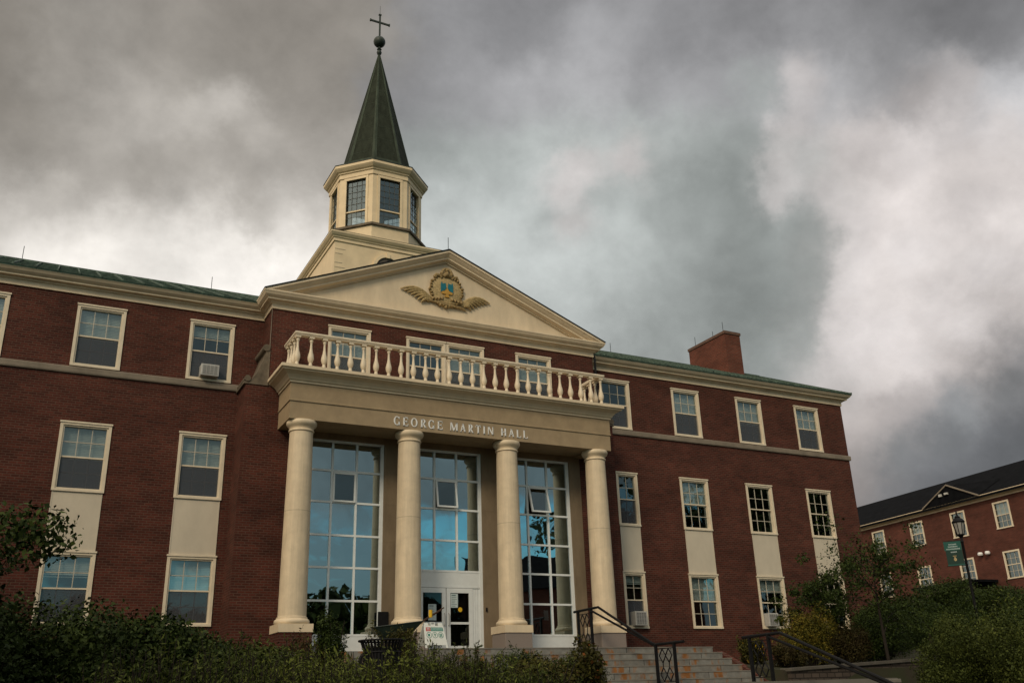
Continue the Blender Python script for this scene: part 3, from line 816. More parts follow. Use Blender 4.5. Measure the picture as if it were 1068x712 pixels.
# roofs
def slope(x): return ZE + .03 + (ZA - ZE) * (1 - abs(x) / XE)
rf = MB()
Ze, Zr = 11.30, 14.05
rf.add([(-24, -.41, Ze), (20.85, -.41, Ze), (20.85, 5.5, Zr), (-24, 5.5, Zr), (-24, 11.41, Ze), (20.85, 11.41, Ze)], [(0, 1, 2, 3), (3, 2, 5, 4)])
rf.add([(-24, -.41, Ze - .04), (20.85, -.41, Ze - .04), (20.85, -.41, Ze), (-24, -.41, Ze)], [(0, 1, 2, 3)])
rf.add([(20.85, -.41, Ze), (20.85, 11.41, Ze), (20.85, 5.5, Zr)], [(0, 1, 2)])
rfo = rf.build('roof', M['copper'], hall, label='green copper roof over both wings')
sm = MB()
sl_v = Vector((0, 5.91, Zr - Ze)).normalized(); nn = Vector((0, -sl_v.z, sl_v.y))
x = -23.8
while x < 20.9:
    if abs(x) > 5.6:
        sm.obox(Vector((x, 2.545, (Ze + Zr) / 2)) + nn * .03, (.018, 0, 0), sl_v * 3.2, nn * .035)
        sm.obox(Vector((x, -.36, Ze + .055)), (.03, 0, 0), (0, .05, 0), (0, 0, .04))
    x += .62
for i in range(14):
    q = i / 14.0
    sm.obox(Vector((-1.6, -.41 + 5.91 * q, Ze + (Zr - Ze) * q)) + nn * .008, (22.4, 0, 0), sl_v * .012, nn * .010)
sm.box(-24, 20.85, 5.42, 5.58, Zr - .02, Zr + .06)
sm.build('standing_seam', M['seam'], rfo)
pr_ = MB()
pr_.add([(-XE, PY - .42, ZE + .031), (0, PY - .42, ZA + .041), (XE, PY - .42, ZE + .031), (-XE, 5.5, ZE + .031), (0, 5.5, ZA + .041), (XE, 5.5, ZE + .031)], [(0, 1, 4, 3), (1, 2, 5, 4)])
pr_.build('roof', M['copper'], hall, label='pediment roof running back to the main ridge')
for (x, y, z, h) in ((-13.9, 5.5, 14.1, .55), (-7.2, 5.5, 14.1, .55), (11.6, 5.5, 14.1, .5), (0, PY - .3, 14.05, .55), (-18.5, 5.5, 14.1, .5)):
    MB().tube([(x, y, z - .05), (x, y, z + h)], .012, 5).build('lightning_rod', M['black'], rfo)
# chimney
ch = MB(); ch.box(16.92, 17.88, 3.3, 6.15, 12.4, 15.12)
cho = ch.build('chimney', M['brick_chimney'], hall, label='orange red brick chimney stack on the right wing')
cc = MB(); cc.box(16.88, 17.92, 3.26, 6.19, 15.121, 15.26); cc.box(16.97, 17.83, 3.35, 6.1, 15.261, 15.31)
cc.build('chimney_cap', plain('chimney_cap', (.13, .075, .055), .9, .2, 4), cho)
for (x, y) in ((16.95, 3.4), (17.3, 4.6), (16.95, 5.6)):
    MB().tube([(x, y, 15.2), (x, y, 15.75)], .012, 5).build('lightning_rod', M['black'], cho)

# scroll stones on the corner piers
for sx in (-1, 1):
    pts = []
    for i in range(13):
        t = i / 12; 
        x = WX + .03 - (WX - PX - .10) * (t ** .8); z = 8.22 + 1.02 * (t ** 1.7)
        pts.append((x, z))
    prof = [(PX - .0, 8.15), (WX + .07, 8.15), (WX + .07, 8.22)] + pts + [(PX + .16, 9.40), (PX + .12, 9.52), (PX, 9.55)]
    prof = [(sx * x, z) for x, z in prof]
    s = MB(); s.poly_y(prof, PY - .03, -.0)
    s.build('scroll_bracket', M['brown_stone'], hall)
    s = MB(); cxx, czz = sx * (PX + .13), 9.42
    rr = [(0.0, -.06), (.16, -.06), (.18, -.03), (.18, 1.0), (0, 1.0)]
    s.add([(cxx + .115 * math.cos(2*math.pi*i/16), PY - .06, czz + .115 * math.sin(2*math.pi*i/16)) for i in range(16)] + [(cxx + .115 * math.cos(2*math.pi*i/16), -.02, czz + .115 * math.sin(2*math.pi*i/16)) for i in range(16)],
          [tuple(range(16))] + [(i, (i+1) % 16, (i+1) % 16 + 16, i + 16) for i in range(16)])
    s.build('scroll_volute', M['brown_stone'], hall); s = MB()
    cxx, czz = sx * (WX - .04), 8.32
    s.add([(cxx + .10 * math.cos(2*math.pi*i/16), PY - .06, czz + .10 * math.sin(2*math.pi*i/16)) for i in range(16)] + [(cxx + .10 * math.cos(2*math.pi*i/16), -.02, czz + .10 * math.sin(2*math.pi*i/16)) for i in range(16)],
          [tuple(range(16))] + [(i, (i+1) % 16, (i+1) % 16 + 16, i + 16) for i in range(16)])
    s.build('scroll_volute', M['brown_stone'], hall)
MB().tube([(6.25, PY + .02, 11.0), (6.25, PY - .05, 10.75), (6.25, PY - .05, 8.4)], .045, 8).build('downpipe', M['black'], hall)
MB().tube([(-6.2, PY - .02, 10.8), (-6.2, PY - .02, 8.2)], .012, 6).build('lightning_cable', M['string_stone'], hall)

# ---------------- portico
FX, FY = 5.785, -2.565
en = MB()
en.sweep([(-FX, PY), (-FX, FY), (FX, FY), (FX, PY)], [(-.70, 6.749), (0, 6.749), (0, 7.30), (.03, 7.305), (.03, 7.345), (.012, 7.36), (.012, 7.89), (-.70, 7.89)])
en.box(-FX + .3, FX - .3, FY + .3, PY, 6.80, 6.9)
ent = en.build('entablature', M['taupe'], hall)
ec = MB()
pc = [(-.3, 7.891), (.05, 7.891), (.05, 7.95), (.09, 7.965), (.12, 8.02), (.19, 8.10), (.30, 8.165), (.36, 8.19), (.36, 8.215), (.40, 8.235), (.419, 8.25), (.419, 8.345), (.38, 8.354), (-.3, 8.354)]
ec.sweep([(-FX, PY), (-FX, FY), (FX, FY), (FX, PY)], pc)
ec.box(-FX + .1, FX - .1, FY + .1, PY, 8.26, 8.35)
ec.build('cornice', M['cream'], ent, label='cream crown moulding under the balcony')
# lettering
# serif capitals drawn as strokes: verticals thick, horizontals thin, bracketed feet
def glyph(m, ch, x0, x1):
    y0, y1 = FY - .020, FY + .002
    zb, Hh = 6.872, .285
    W = x1 - x0; TK, TN = .048, .024
    X = lambda u: x0 + u * W
    Z = lambda q: zb + q * Hh
    def quad(p): m.poly_y(p, y0, y1)
    def stem(u, w=TK, za=0, zc=1, foot=True, head=True):
        x = X(u); quad([(x - w/2, Z(za)), (x + w/2, Z(za)), (x + w/2, Z(zc)), (x - w/2, Z(zc))])
        if foot: quad([(x - w/2 - .013, Z(za)), (x + w/2 + .013, Z(za)), (x + w/2, Z(za) + .018), (x - w/2, Z(za) + .018)])
        if head: quad([(x - w/2, Z(zc) - .018), (x + w/2, Z(zc) - .018), (x + w/2 + .013, Z(zc)), (x - w/2 - .013, Z(zc))])
    def bar(ua, ub, q, t=TN): quad([(X(ua), Z(q) - t/2), (X(ub), Z(q) - t/2), (X(ub), Z(q) + t/2), (X(ua), Z(q) + t/2)])
    def diag(ua, qa, ub, qb, w): quad([(X(ua) - w/2, Z(qa)), (X(ua) + w/2, Z(qa)), (X(ub) + w/2, Z(qb)), (X(ub) - w/2, Z(qb))])
    def arc(cx, cz, rx, rz, a0, a1, n=16, tk=TK, tn=TN):
        for i in range(n):
            a, b = [math.radians(a0 + (a1 - a0) * (i + k) / n) for k in (0, 1)]
            P = []
            for q in (a, b):
                t = tn + (tk - tn) * abs(math.cos(q)) ** 1.5
                P.append(((cx + (rx) * math.cos(q), cz + rz * math.sin(q)), (cx + (rx - t) * math.cos(q), cz + (rz - t) * math.sin(q))))
            quad([P[0][1], P[0][0], P[1][0], P[1][1]])
    u = TK / W / 2 + .06
    if ch == 'I': stem(.5)
    elif ch == 'H': stem(u + .02); stem(.98 - u); bar(u, 1 - u, .52)
    elif ch == 'L': stem(u); bar(u, 1, .03, .02); quad([(X(1) - .02, Z(0)), (X(1), Z(0)), (X(1), Z(.26)), (X(1) - .008, Z(.26))])
    elif ch == 'T':
        stem(.5, head=False); bar(0, 1, .965)
        for a, s in ((0, 1), (1, -1)): quad([(X(a), Z(.72)), (X(a) + s * .01, Z(.72)), (X(a) + s * .013, Z(1)), (X(a), Z(1))][::s])
    elif ch == 'E':
        stem(u); bar(u, .95, .97); bar(u, .8, .52); bar(u, 1, .03)
        quad([(X(.95) - .02, Z(1)), (X(.95) - .008, Z(.75)), (X(.95), Z(.75)), (X(.95), Z(1))]); quad([(X(1) - .02, Z(0)), (X(1), Z(0)), (X(1), Z(.28)), (X(1) - .008, Z(.28))]); quad([(X(.8) - .012, Z(.4)), (X(.8), Z(.4)), (X(.8), Z(.64)), (X(.8) - .012, Z(.64))])
    elif ch == 'O': arc(X(.5), Z(.5), W * .5, Hh * .52, 0, 360, 28)
    elif ch == 'G':
        arc(X(.5), Z(.5), W * .5, Hh * .52, 48, 318, 24); stem(.86, TK, 0.02, .44, foot=False)
        quad([(X(.86), Z(.68)), (X(.89), Z(.68)), (X(.91), Z(.97)), (X(.80), Z(.92))])
    elif ch == 'R':
        stem(u); arc(X(.42), Z(.745), W * .44, Hh * .262, -90, 90, 14); bar(u, .45, .972); bar(u, .45, .505)
        diag(.92, 0, .42, .5, TK); bar(.82, 1.08, .03)
    elif ch == 'M':
        stem(.09, TN); stem(.89, TK); diag(.5, 0, .14, 1, TK); diag(.5, 0, .86, 1, TN)
    elif ch == 'N':
        stem(.12, TN); stem(.90, TN); diag(.88, 0, .14, 1, TK)
    elif ch == 'A':
        diag(.12, 0, .5, 1, TN); diag(.86, 0, .47, 1, TK); bar(.25, .75, .34)
        for a in (.12, .86): bar(a - .13, a + .13, .03)
gm_ = MB()
for ch, a, b in zip('GEORGEMARTINHALL', (70,133,187,255,308,372,460,530,587,638,690,722,815,870,925,972), (112,168,232,292,350,408,512,567,620,672,705,763,853,907,955,1003)):
    glyph(gm_, ch, *[float(np.interp(q, [70, 414, 764, 1003], [-2.44, -.72, 1.11, 2.41])) for q in (a, b)])
gm_.build('lettering', M['letter'], ent)


# balustrade
bl = MB(); BXX, BY = 5.711, -2.529
bl.sweep([(-BXX, PY), (-BXX, BY), (BXX, BY), (BXX, PY)], [(-.20, 9.49), (-.01, 9.49), (.0, 9.52), (.025, 9.55), (.025, 9.60), (.0, 9.615), (-.20, 9.615), (-.22, 9.58), (-.22, 9.52)])
bl.sweep([(-BXX, PY), (-BXX, BY), (BXX, BY), (BXX, PY)], [(-.21, 8.355), (.0, 8.355), (.0, 8.42), (-.03, 8.44), (-.18, 8.44), (-.21, 8.42)])
bal = bl.build('balustrade', M['cream_trim'], hall)
bp_ = [(.062, 0), (.062, .02), (.055, .08), (.045, .11), (.075, .16), (.098, .24), (.10, .30), (.085, .38), (.058, .48), (.042, .60), (.036, .72), (.040, .80), (.058, .83), (.058, .86), (.042, .88), (.045, .93)]
def baluster():
    b = MB(); b.box(-.085, .085, -.085, .085, 0, .075); b.box(-.08, .08, -.08, .08, .985, 1.05)
    b.lathe([(r, z + .075) for r, z in bp_ if z < .95], n=12)
    return b
b0 = baluster().build('baluster', M['cream_trim'], bal, loc=(-5.615, BY + .1, 8.441), smooth=True)
bs = [(-5.615 + 11.23 * i / 26, BY + .1) for i in range(1, 27)] + [(s * 5.615, yy) for s in (-1, 1) for yy in (-2.06, -1.69, -1.32)]
for x, y in bs:
    c = b0.copy(); COL.objects.link(c); c.parent = bal; c.location = (x, y, 8.441)

# columns
def column(x, ped_mat):
    YC = -2.216
    c = MB()
    sh = []
    for i in range(11):
        t = i / 10; z = .98 + (6.44 - .98) * t; r = .402 - .049 * (t ** 1.6)
        sh.append((r, z))
    c.lathe([(.43, .965), (.405, .985)] + sh[1:], n=40, cap=False)
    o = c.build('column', M['cream_col'], hall, smooth=True, loc=(x, YC, 0))
    k = MB(); k.lathe([(.353, 6.40), (.385, 6.42), (.39, 6.44), (.385, 6.46), (.36, 6.475), (.365, 6.52), (.40, 6.56), (.44, 6.60), (.462, 6.64), (.468, 6.68), (.462, 6.72), (.45, 6.748)], n=40)
    k.build('capital', M['cream'], o, smooth=True)
    b = MB(); b.lathe([(.47, .762), (.497, .79), (.505, .83), (.497, .87), (.47, .90), (.44, .915), (.44, .945), (.42, .966)], n=40)
    b.box(-.50, .50, -.50, .50, .533, .761)
    b.build('base', M['cream'], o, smooth=True)
    p = MB(); p.box(-.475, .475, -.475, .475, -.35 if x < -5 else 0, .532)
    p.build('pedestal', ped_mat, o, bevel=.01)
    return o
for i, x in enumerate((-5.301, -1.767, 1.767, 5.301)):
    column(x, M['brick'] if i == 0 else M['granite'])

# glazed bays
GY = -1.03
GZ = [6.519, 5.601, 4.595, 3.558, 2.566, 1.569, .561]
gmm = .811
def bay(cx, door):
    f = MB(); t = .032
    xs_ = [-1.5 * gmm, -.5 * gmm, .5 * gmm, 1.5 * gmm]; rows = GZ if not door else GZ[:5]
    zb = rows[-1]
    f.box(-BH + .001, -1.5 * gmm + .01, -.05, .08, 0, 6.598); f.box(1.5 * gmm - .01, BH - .001, -.05, .08, 0, 6.598)
    f.box(-1.5 * gmm, 1.5 * gmm, -.05, .08, 6.52, 6.598)
    for x in xs_[1:3]: f.box(x - t, x + t, -.045, .07, zb, 6.519)
    for z in rows[1:]: f.box(-1.5 * gmm + .012, 1.5 * gmm - .012, -.04, .065, z - t, z + t)
    o = f.build('window_wall', M['alu'], hall, loc=(cx, GY, 0))
    for r in range(len(rows) - 1):
        for c in range(3):
            a, b = xs_[c] + t * .9, xs_[c+1] - t * .9; z1, z0 = rows[r] - t * .9, rows[r+1] + t * .9
            if r == 1 and c == 1:
                ang = {-3.534: 0, 0.0: 9, 3.534: 15}[cx]
                s = MB(); h = z1 - z0; w = (b - a) / 2; q = .055
                s.box(-w, w, -.07, -.01, -q, 0); s.box(-w, w, -.07, -.01, -h, -h + q); s.box(-w, -w + q, -.07, -.01, -h + q, -q); s.box(w - q, w, -.07, -.01, -h + q, -q)
                so_ = s.build('vent_sash', M['door_white'], hall, loc=(cx + (a + b) / 2, GY - .02, z1 - .02))
                so_.rotation_euler = (-R(ang), 0, 0)
                p = MB(); p.add([(-w + q, -.04, -h + q), (w - q, -.04, -h + q), (w - q, -.04, -q), (-w + q, -.04, -q)], [(0, 1, 2, 3)])
                p.build('pane', M['glass'], so_)
                continue
            tl = random.uniform(-.004, .004); tl2 = random.uniform(-.004, .004)
            p = MB(); p.add([(a, tl, z0), (b, tl2, z0), (b, tl2, z1), (a, tl, z1)], [(0, 1, 2, 3)])
            p.build('pane', M['glass_dark'], o)
    # curtains half way up
    cu_ = MB(); nW = 60; zt_, zb_ = 4.56, 3.60
    vv = []
    for i in range(nW + 1):
        x = -1.18 + 2.36 * i / nW; y = .30 + .03 * math.sin(i * 1.9)
        vv += [(x, y, zb_), (x, y, zt_)]
    cu_.add(vv, [(2*i, 2*i+2, 2*i+3, 2*i+1) for i in range(nW)])
    cu_.build('curtain', M['curtain'], o)
    if not door:
        k = MB(); k.box(-1.5 * gmm + .011, 1.5 * gmm - .011, -.03, .06, 0.03, .528); k.build('kick_panel', M['door_white'], o)
    else:
        k = MB(); k.box(-1.5 * gmm + .011, 1.5 * gmm - .011, -.03, .06, 2.10, 2.533); k.box(-1.5*gmm+.011, 1.5*gmm-.011, -.045, .06, 2.04, 2.099); k.build('transom_panel', M['door_white'], o)
        k = MB()
        for s in (-1, 1):
            x0, x1 = sorted((s * .955, s * 1.206)); k.box(x0, x1, -.02, .05, 0, 2.04); k.box(x0 + .06, x0 + .075, -.03, -.02, 0, 2.04); k.box(x0 + .14, x0 + .155, -.03, -.02, 0, 2.04)
        k.build('door_frame', M['door_white'], o)
        for s in (-1, 1):
            d = MB(); x0, x1 = sorted((s * .012, s * .945)); S = .135
            d.box(x0, x0 + S, -.03, .03, .02, 2.03); d.box(x1 - S, x1, -.03, .03, .02, 2.03)
            d.box(x0 + S, x1 - S, -.03, .03, 1.88, 2.03); d.box(x0 + S, x1 - S, -.03, .03, .02, .24); d.box(x0 + S, x1 - S, -.03, .03, .90, .97)
            do = d.build('door', M['door_white'], hall, loc=(cx, GY - .01, 0))
            p = MB(); p.add([(x0 + S, 0, .24), (x1 - S, 0, .24), (x1 - S, 0, 1.88), (x0 + S, 0, 1.88)], [(0, 1, 2, 3)]); p.build('pane', M['glass_door'], do)
            h = MB(); hx = s * .075; h.tube([(hx, -.03, .85), (hx, -.09, .88), (hx, -.09, 1.22), (hx, -.03, 1.25)], .014, 8); h.build('handle', M['ac'], do)
            n_ = MB(); nx0, nz0, nx1, nz1 = (-.62, 1.02, -.34, 1.52) if s < 0 else (.17, 1.42, .42, 1.86)
            n_.box(nx0, nx1, -.010, -.004, nz0, nz1); no = n_.build('notice', M['paper'], do)
            l_ = MB()
            for i in range(7):
                zz = nz1 - .07 - i * .055
                if zz < nz0 + .03: break
                l_.box(nx0 + .03, nx1 - .03 - random.random() * .08, -.0125, -.0105, zz, zz + (.03 if i == 0 else .012))
            if s > 0:
                yv = MB(); yv.add([(.50 + .075 * math.cos(2*math.pi*i/16), -.008, 1.36 + .075 * math.sin(2*math.pi*i/16)) for i in range(16)], [tuple(range(16))]); yv.build('sticker', M['yellow'], do)
            for q in (l_,):
                q.build('notice', M['paper_ink'], do)
    return o
bay(-3.534, False); bay(0.0, True); bay(3.534, False)
nb = MB(); nb.box(3.62, 3.80, GY + .01, GY + .015, 1.05, 1.38); nb.build('notice', M['paper'], hall, label='white notice taped inside the right bay glass')
mb_ = MB(); mb_.box(1.37, 1.42, PY - .05, PY - .012, 1.30, 1.42); mb_.build('door_button', M['black'], hall)
wm = MB(); wm.box(-2.35, -2.02, PY - .06, PY - .013, .55, 1.25); wm.build('notice_board', M['black'], hall)

# ---------------- crest in the pediment
cy = PY - .03
cr = MB()
def oval(m, cx, cz, rx, rz, y, th, n=28, dome=.05):
    rings = [(1.0, 0), (1.0, -th), (.94, -th - .02), (.6, -th - dome), (.0, -th - dome * 1.2)]
    k = len(m.v)
    for rr, dy in rings[:-1]:
        for i in range(n):
            a = 2 * math.pi * i / n
            wv = 1 + .035 * math.cos(4 * a) + .02 * math.cos(7 * a + 1)
            m.v.append((cx + rx * rr * wv * math.cos(a), y + dy, cz + rz * rr * wv * math.sin(a)))
    m.v.append((cx, y - th - dome, cz)); c = len(m.v) - 1
    for j in range(3):
        for i in range(n): m.f.append((k + j*n + i, k + j*n + (i+1) % n, k + (j+1)*n + (i+1) % n, k + (j+1)*n + i))
    for i in range(n): m.f.append((k + 3*n + i, k + 3*n + (i+1) % n, c))
oval(cr, 0, 12.52, .64, .62, cy, .06)
cro = cr.build('crest', M['gilt'], hall, smooth=True, label='carved gilt coat of arms with palm sprays and teal shield')
sc = MB()
for i in range(34):
    a = 2 * math.pi * i / 34 + .05
    rr = .63 + .03 * math.sin(i * 2.3); p = (rr * math.cos(a), 12.52 + rr * math.sin(a))
    b_ = .045 + .02 * abs(math.sin(i * 1.7)) 
    sc.tube([(p[0] - .05 * math.sin(a), cy - .05, p[1] + .05 * math.cos(a)), (p[0], cy - .10, p[1]), (p[0] + .06 * math.sin(a), cy - .05, p[1] - .06 * math.cos(a))], [b_ * .5, b_, b_ * .4], 6)
# shell-like crown of scrolls above
for s in (-1, 1):
    sc.tube([(s * .48, cy - .06, 13.0), (s * .40, cy - .1, 13.10), (s * .28, cy - .1, 13.10), (s * .2, cy - .1, 13.0)], [.05, .06, .05, .04], 6)
    sc.tube([(s * .16, cy - .06, 13.02), (s * .20, cy - .12, 13.18), (s * .13, cy - .12, 13.32), (0, cy - .10, 13.39)], [.05, .07, .06, .05], 6)
sc.tube([(-.12, cy - .08, 13.10), (0, cy - .15, 13.16), (.12, cy - .08, 13.10)], .09, 8)
sc.tube([(0, cy - .08, 13.22), (0, cy - .14, 13.30), (0, cy - .08, 13.36)], .07, 8)
# lower scrolls and ribbon
for s in (-1, 1):
    for q in range(4):
        a0 = .35 + q * .25
        sc.tube([(s * (.15 + q * .12), cy - .09, 12.22 - .03 * q), (s * (.20 + q * .12), cy - .14, 12.16 - .02 * q), (s * (.27 + q * .12), cy - .09, 12.20)], [.04, .055, .03], 6)
sc.tube([(-.85, cy - .05, 12.14), (-.6, cy - .08, 12.04), (-.2, cy - .09, 11.97), (.2, cy - .09, 11.95), (.62, cy - .08, 11.93), (.8, cy - .05, 11.86)], [.03, .045, .05, .05, .045, .02], 8)
sc.tube([(-.75, cy - .04, 12.24), (-.4, cy - .07, 12.08), (0, cy - .08, 12.02), (.4, cy - .07, 12.06), (.75, cy - .04, 12.2)], [.03, .05, .06, .05, .03], 8)
sc.build('ornament', M['gilt_dark'], cro, smooth=True)
for s in (-1, 1):
    sp = MB()
    for q in range(7):
        f = q / 6
        x1, z1 = 1.76 - .78 * f, 12.28 - .36 * f + .05 * math.sin(3 * f)
        x0, z0 = .50 + .03 * q, 12.06 - .01 * q
        pts = []; rd = []
        for i in range(9):
            t = i / 8
            x = x0 + (x1 - x0) * t; z = z0 + (z1 - z0) * t + (.26 - .16 * f) * math.sin(math.pi * t * .9) - .05 * t * t
            pts.append((s * x, cy - .05 - .05 * math.sin(math.pi * t), z)); rd.append(.018 + .040 * math.sin(math.pi * min(1, .12 + t * .84)))
        sp.tube(pts, rd, 6)
    sp.build('palm_spray', M['gilt'], cro, smooth=True)
shd = MB()
for s in (-1, 1):
    shd.poly_y([(s * .03, 12.62) , (s * .06, 12.80), (s * .17, 12.76), (s * .21, 12.84), (s * .24, 12.72), (s * .24, 12.44), (s * .10, 12.50)], cy - .14, cy - .10)
shd.build('shield_figure', M['teal'], cro)
shg = MB(); shg.poly_y([(-.20, 12.36), (.20, 12.36), (.22, 12.44), (.08, 12.48), (.0, 12.60), (-.08, 12.48), (-.22, 12.44)], cy - .15, cy - .10); shg.poly_y([(-.09, 12.24), (.09, 12.24), (.05, 12.355), (-.05, 12.355)], cy - .15, cy - .10)
shg.build('shield_figure', M['gold'], cro)

# ---------------- cupola
CX, CY = 0.0, 6.93
tw = MB()
tw.box(-2.62, 2.62, CY - 2.62, CY + 2.62, 12.6, 16.72)
two = tw.build('tower_base', M['cream_cup'], hall, label='square cream boarded base of the cupola')
tb = MB()
for i in range(1, 14):
    z = 14.0 + i * .21
    if z > 16.6: break
    tb.box(-2.60, -2.28 + .12 * (i % 2), CY - 2.635, CY - 2.621, z, z + .03) if i % 3 else None
tb.sweep([(2.62, CY + 2.62), (-2.62, CY + 2.62), (-2.62, CY - 2.62), (2.62, CY - 2.62)][::-1][::-1], [(0, 16.721), (0, 16.721)]) if False else None
tb.build('quoin', M['cream'], two)
tcn = MB()
tcn.sweep([(-2.62, CY - 2.62), (2.62, CY - 2.62), (2.62, CY + 2.62), (-2.62, CY + 2.62)], [(-.2, 16.66), (.05, 16.66), (.05, 16.80), (.10, 16.82), (.10, 16.86), (.16, 16.90), (.21, 16.97), (.225, 16.99), (.225, 17.06), (-.2, 17.06)], closed=True)
tcn.build('cornice', M['cream_cup'], two)
tr = MB(); tr.lathe([(2.86 * math.sqrt(2), 17.065), (2.0 * math.sqrt(2), 17.45)], CX, CY, 4, math.pi / 4); tr.build('tower_roof', M['spire_rib'], two)
# arched louvre
ar = MB(); pts = []
for i in range(17):
    a = math.pi * i / 16; pts.append((-.3 + .52 * math.cos(a), 15.76 + .52 * math.sin(a)))
ar.poly_y([(.22, 14.2)] + pts + [(-.82, 14.2)], CY - 2.66, CY - 2.60)
ar.build('arch_louvre', M['inside'], two)
ah = MB()
for i in range(16):
    a0, a1 = math.pi * i / 16, math.pi * (i + 1) / 16
    ah.add([(-.3 + r_ * math.cos(a), CY - yy, 15.76 + r_ * math.sin(a)) for a in (a0, a1) for (r_, yy) in ((.52, 2.72), (.66, 2.72), (.66, 2.60), (.52, 2.60))],
           [(0, 1, 5, 4), (1, 2, 6, 5), (3, 0, 4, 7)])
ah.box(-.38, -.22, CY - 2.76, CY - 2.62, 16.24, 16.48)
ah.build('arch_moulding', M['cream_cup'], two)
RB = 2.12; PH = R(22.5)
oc = lambda prof, m=None: (m or MB()).lathe(prof, CX, CY, 8, PH, cap=False)
cup = oc([(2.24, 16.9), (2.24, 18.05), (2.24, 18.08), (2.28, 18.09), (2.28, 18.16), (RB, 18.18)]).build('cupola', M['cream_cup'], hall, label='octagonal cream cupola with windows')
cb = oc([(2.26, 18.05), (2.335, 18.07), (2.335, 18.175), (2.1, 18.20)]).build('ledge', M['brown_stone'], cup)
# octagon walls as corner piers + head
wb = MB(); apo = RB * math.cos(PH); side = 2 * RB * math.sin(PH)
WHW = .53
for k in range(8):
    th = math.pi / 4 * k - math.pi / 2
    nv = Vector((math.cos(th), math.sin(th), 0)); tv = Vector((-nv.y, nv.x, 0)); c0 = Vector((CX, CY, 0)) + nv * apo
    def q4(u0, u1, z0, z1, off=0, m=wb):
        pp = [c0 + tv * u0 + nv * off, c0 + tv * u1 + nv * off]
        m.add([(pp[0].x, pp[0].y, z0), (pp[1].x, pp[1].y, z0), (pp[1].x, pp[1].y, z1), (pp[0].x, pp[0].y, z1)], [(0, 1, 2, 3)])
    q4(-side / 2, -WHW, 18.14, 20.8); q4(WHW, side / 2, 18.14, 20.8); q4(-WHW, WHW, 20.62, 20.8); q4(-WHW, WHW, 18.14, 18.20)
    for u in (-WHW, WHW):
        a = c0 + tv * u; b = a - nv * .14
        wb.add([(a.x, a.y, 18.20), (b.x, b.y, 18.20), (b.x, b.y, 20.62), (a.x, a.y, 20.62)], [(0, 1, 2, 3)])
    a = c0 - tv * WHW; b = c0 + tv * WHW; wb.add([(a.x, a.y, 20.62), (b.x, b.y, 20.62), (b.x - nv.x * .14, b.y - nv.y * .14, 20.62), (a.x - nv.x * .14, a.y - nv.y * .14, 20.62)], [(0, 1, 2, 3)])
    # pilaster caps and window
    fr = MB()
    def bx(u0, u1, o0, o1, z0, z1, m=fr):
        m.obox(c0 + tv * (u0 + u1) / 2 + nv * (o0 + o1) / 2 + Vector((0, 0, (z0 + z1) / 2)), tv * (u1 - u0) / 2, nv * (o1 - o0) / 2, (0, 0, (z1 - z0) / 2))
    bx(-WHW - .06, -WHW + .05, -.02, .03, 18.20, 20.62); bx(WHW - .05, WHW + .06, -.02, .03, 18.20, 20.62); bx(-WHW - .06, WHW + .06, -.02, .035, 20.56, 20.68); bx(-WHW + .05, WHW - .05, -.06, .02, 18.205, 18.26)
    bx(-WHW + .05, WHW - .05, -.10, -.03, 18.95, 19.005)
    wo_ = fr.build('window', M['cream_cup'], cup)
    gp = MB(); c1 = c0 - nv * .09
    a = c1 - tv * (WHW - .05); b = c1 + tv * (WHW - .05)
    gp.add([(a.x, a.y, 18.25), (b.x, b.y, 18.25), (b.x, b.y, 20.57), (a.x, a.y, 20.57)], [(0, 1, 2, 3)]); gp.build('pane', M['glass'], wo_)
    mu = MB()
    for i in (-1, 0, 1): bx(i * .24 - .008, i * .24 + .008, -.085, -.07, 19.01, 20.56, mu)
    for z in (19.36, 19.66, 19.96, 20.26): bx(-WHW + .05, WHW - .05, -.088, -.072, z - .008, z + .008, mu)
    for i in (-1, 0, 1): bx(i * .24 - .006, i * .24 + .006, -.088, -.076, 18.26, 18.95, mu)
    bx(-WHW + .05, WHW - .05, -.088, -.076, 18.70, 18.712, mu)
    mu.build('muntin', M['cm'], wo_)
wb.build('cupola_wall', M['cream_cup'], cup)
MB().box(-1.33, 1.33, CY - 1.33, CY + 1.33, 20.76, 20.8).build('cupola_ceiling', M['inside'], cup)
oc([(2.12, 20.70), (2.17, 20.70), (2.17, 20.90), (2.23, 20.93), (2.23, 20.98), (2.31, 21.02), (2.39, 21.10), (2.43, 21.15), (2.43, 21.27), (2.1, 21.29)]).build('cornice', M['cream_cup'], cup)
oc([(2.45, 21.275), (2.45, 21.31), (1.95, 21.34)]).build('roof_edge', M['ball'], cup)
spr = oc([(1.90, 21.30), (1.74, 21.52), (.0, 28.97)]).build('spire', M['spire'], hall, label='tall eight sided dark green copper spire')
rb = MB()
for k in range(8):
    a = PH + math.pi / 4 * k
    d = Vector((math.cos(a), math.sin(a), 0)); b0_ = Vector((CX, CY, 0)) + d * 1.74 + Vector((0, 0, 21.52)); t0 = Vector((CX, CY, 28.97))
    t1 = Vector((-d.y, d.x, 0)); ax = (t0 - b0_)
    k0 = len(rb.v); tt_ = Vector((0, 0, 0))
    w0, w1 = .115, .03; e0, e1 = b0_, b0_ + ax * .985; nd = d * .022; bk_ = d * .16
    rb.add([e0 + nd, e0 + t1 * w0 - d * w0 * .42 + nd * .6, e1 + t1 * w1 - d * w1 * .42 + nd * .6, e1 + nd, e0 - t1 * w0 - d * w0 * .42 + nd * .6, e1 - t1 * w1 - d * w1 * .42 + nd * .6], [(0, 1, 2, 3), (4, 0, 3, 5)])
for k in range(8):
    th = math.pi / 4 * k - math.pi / 2
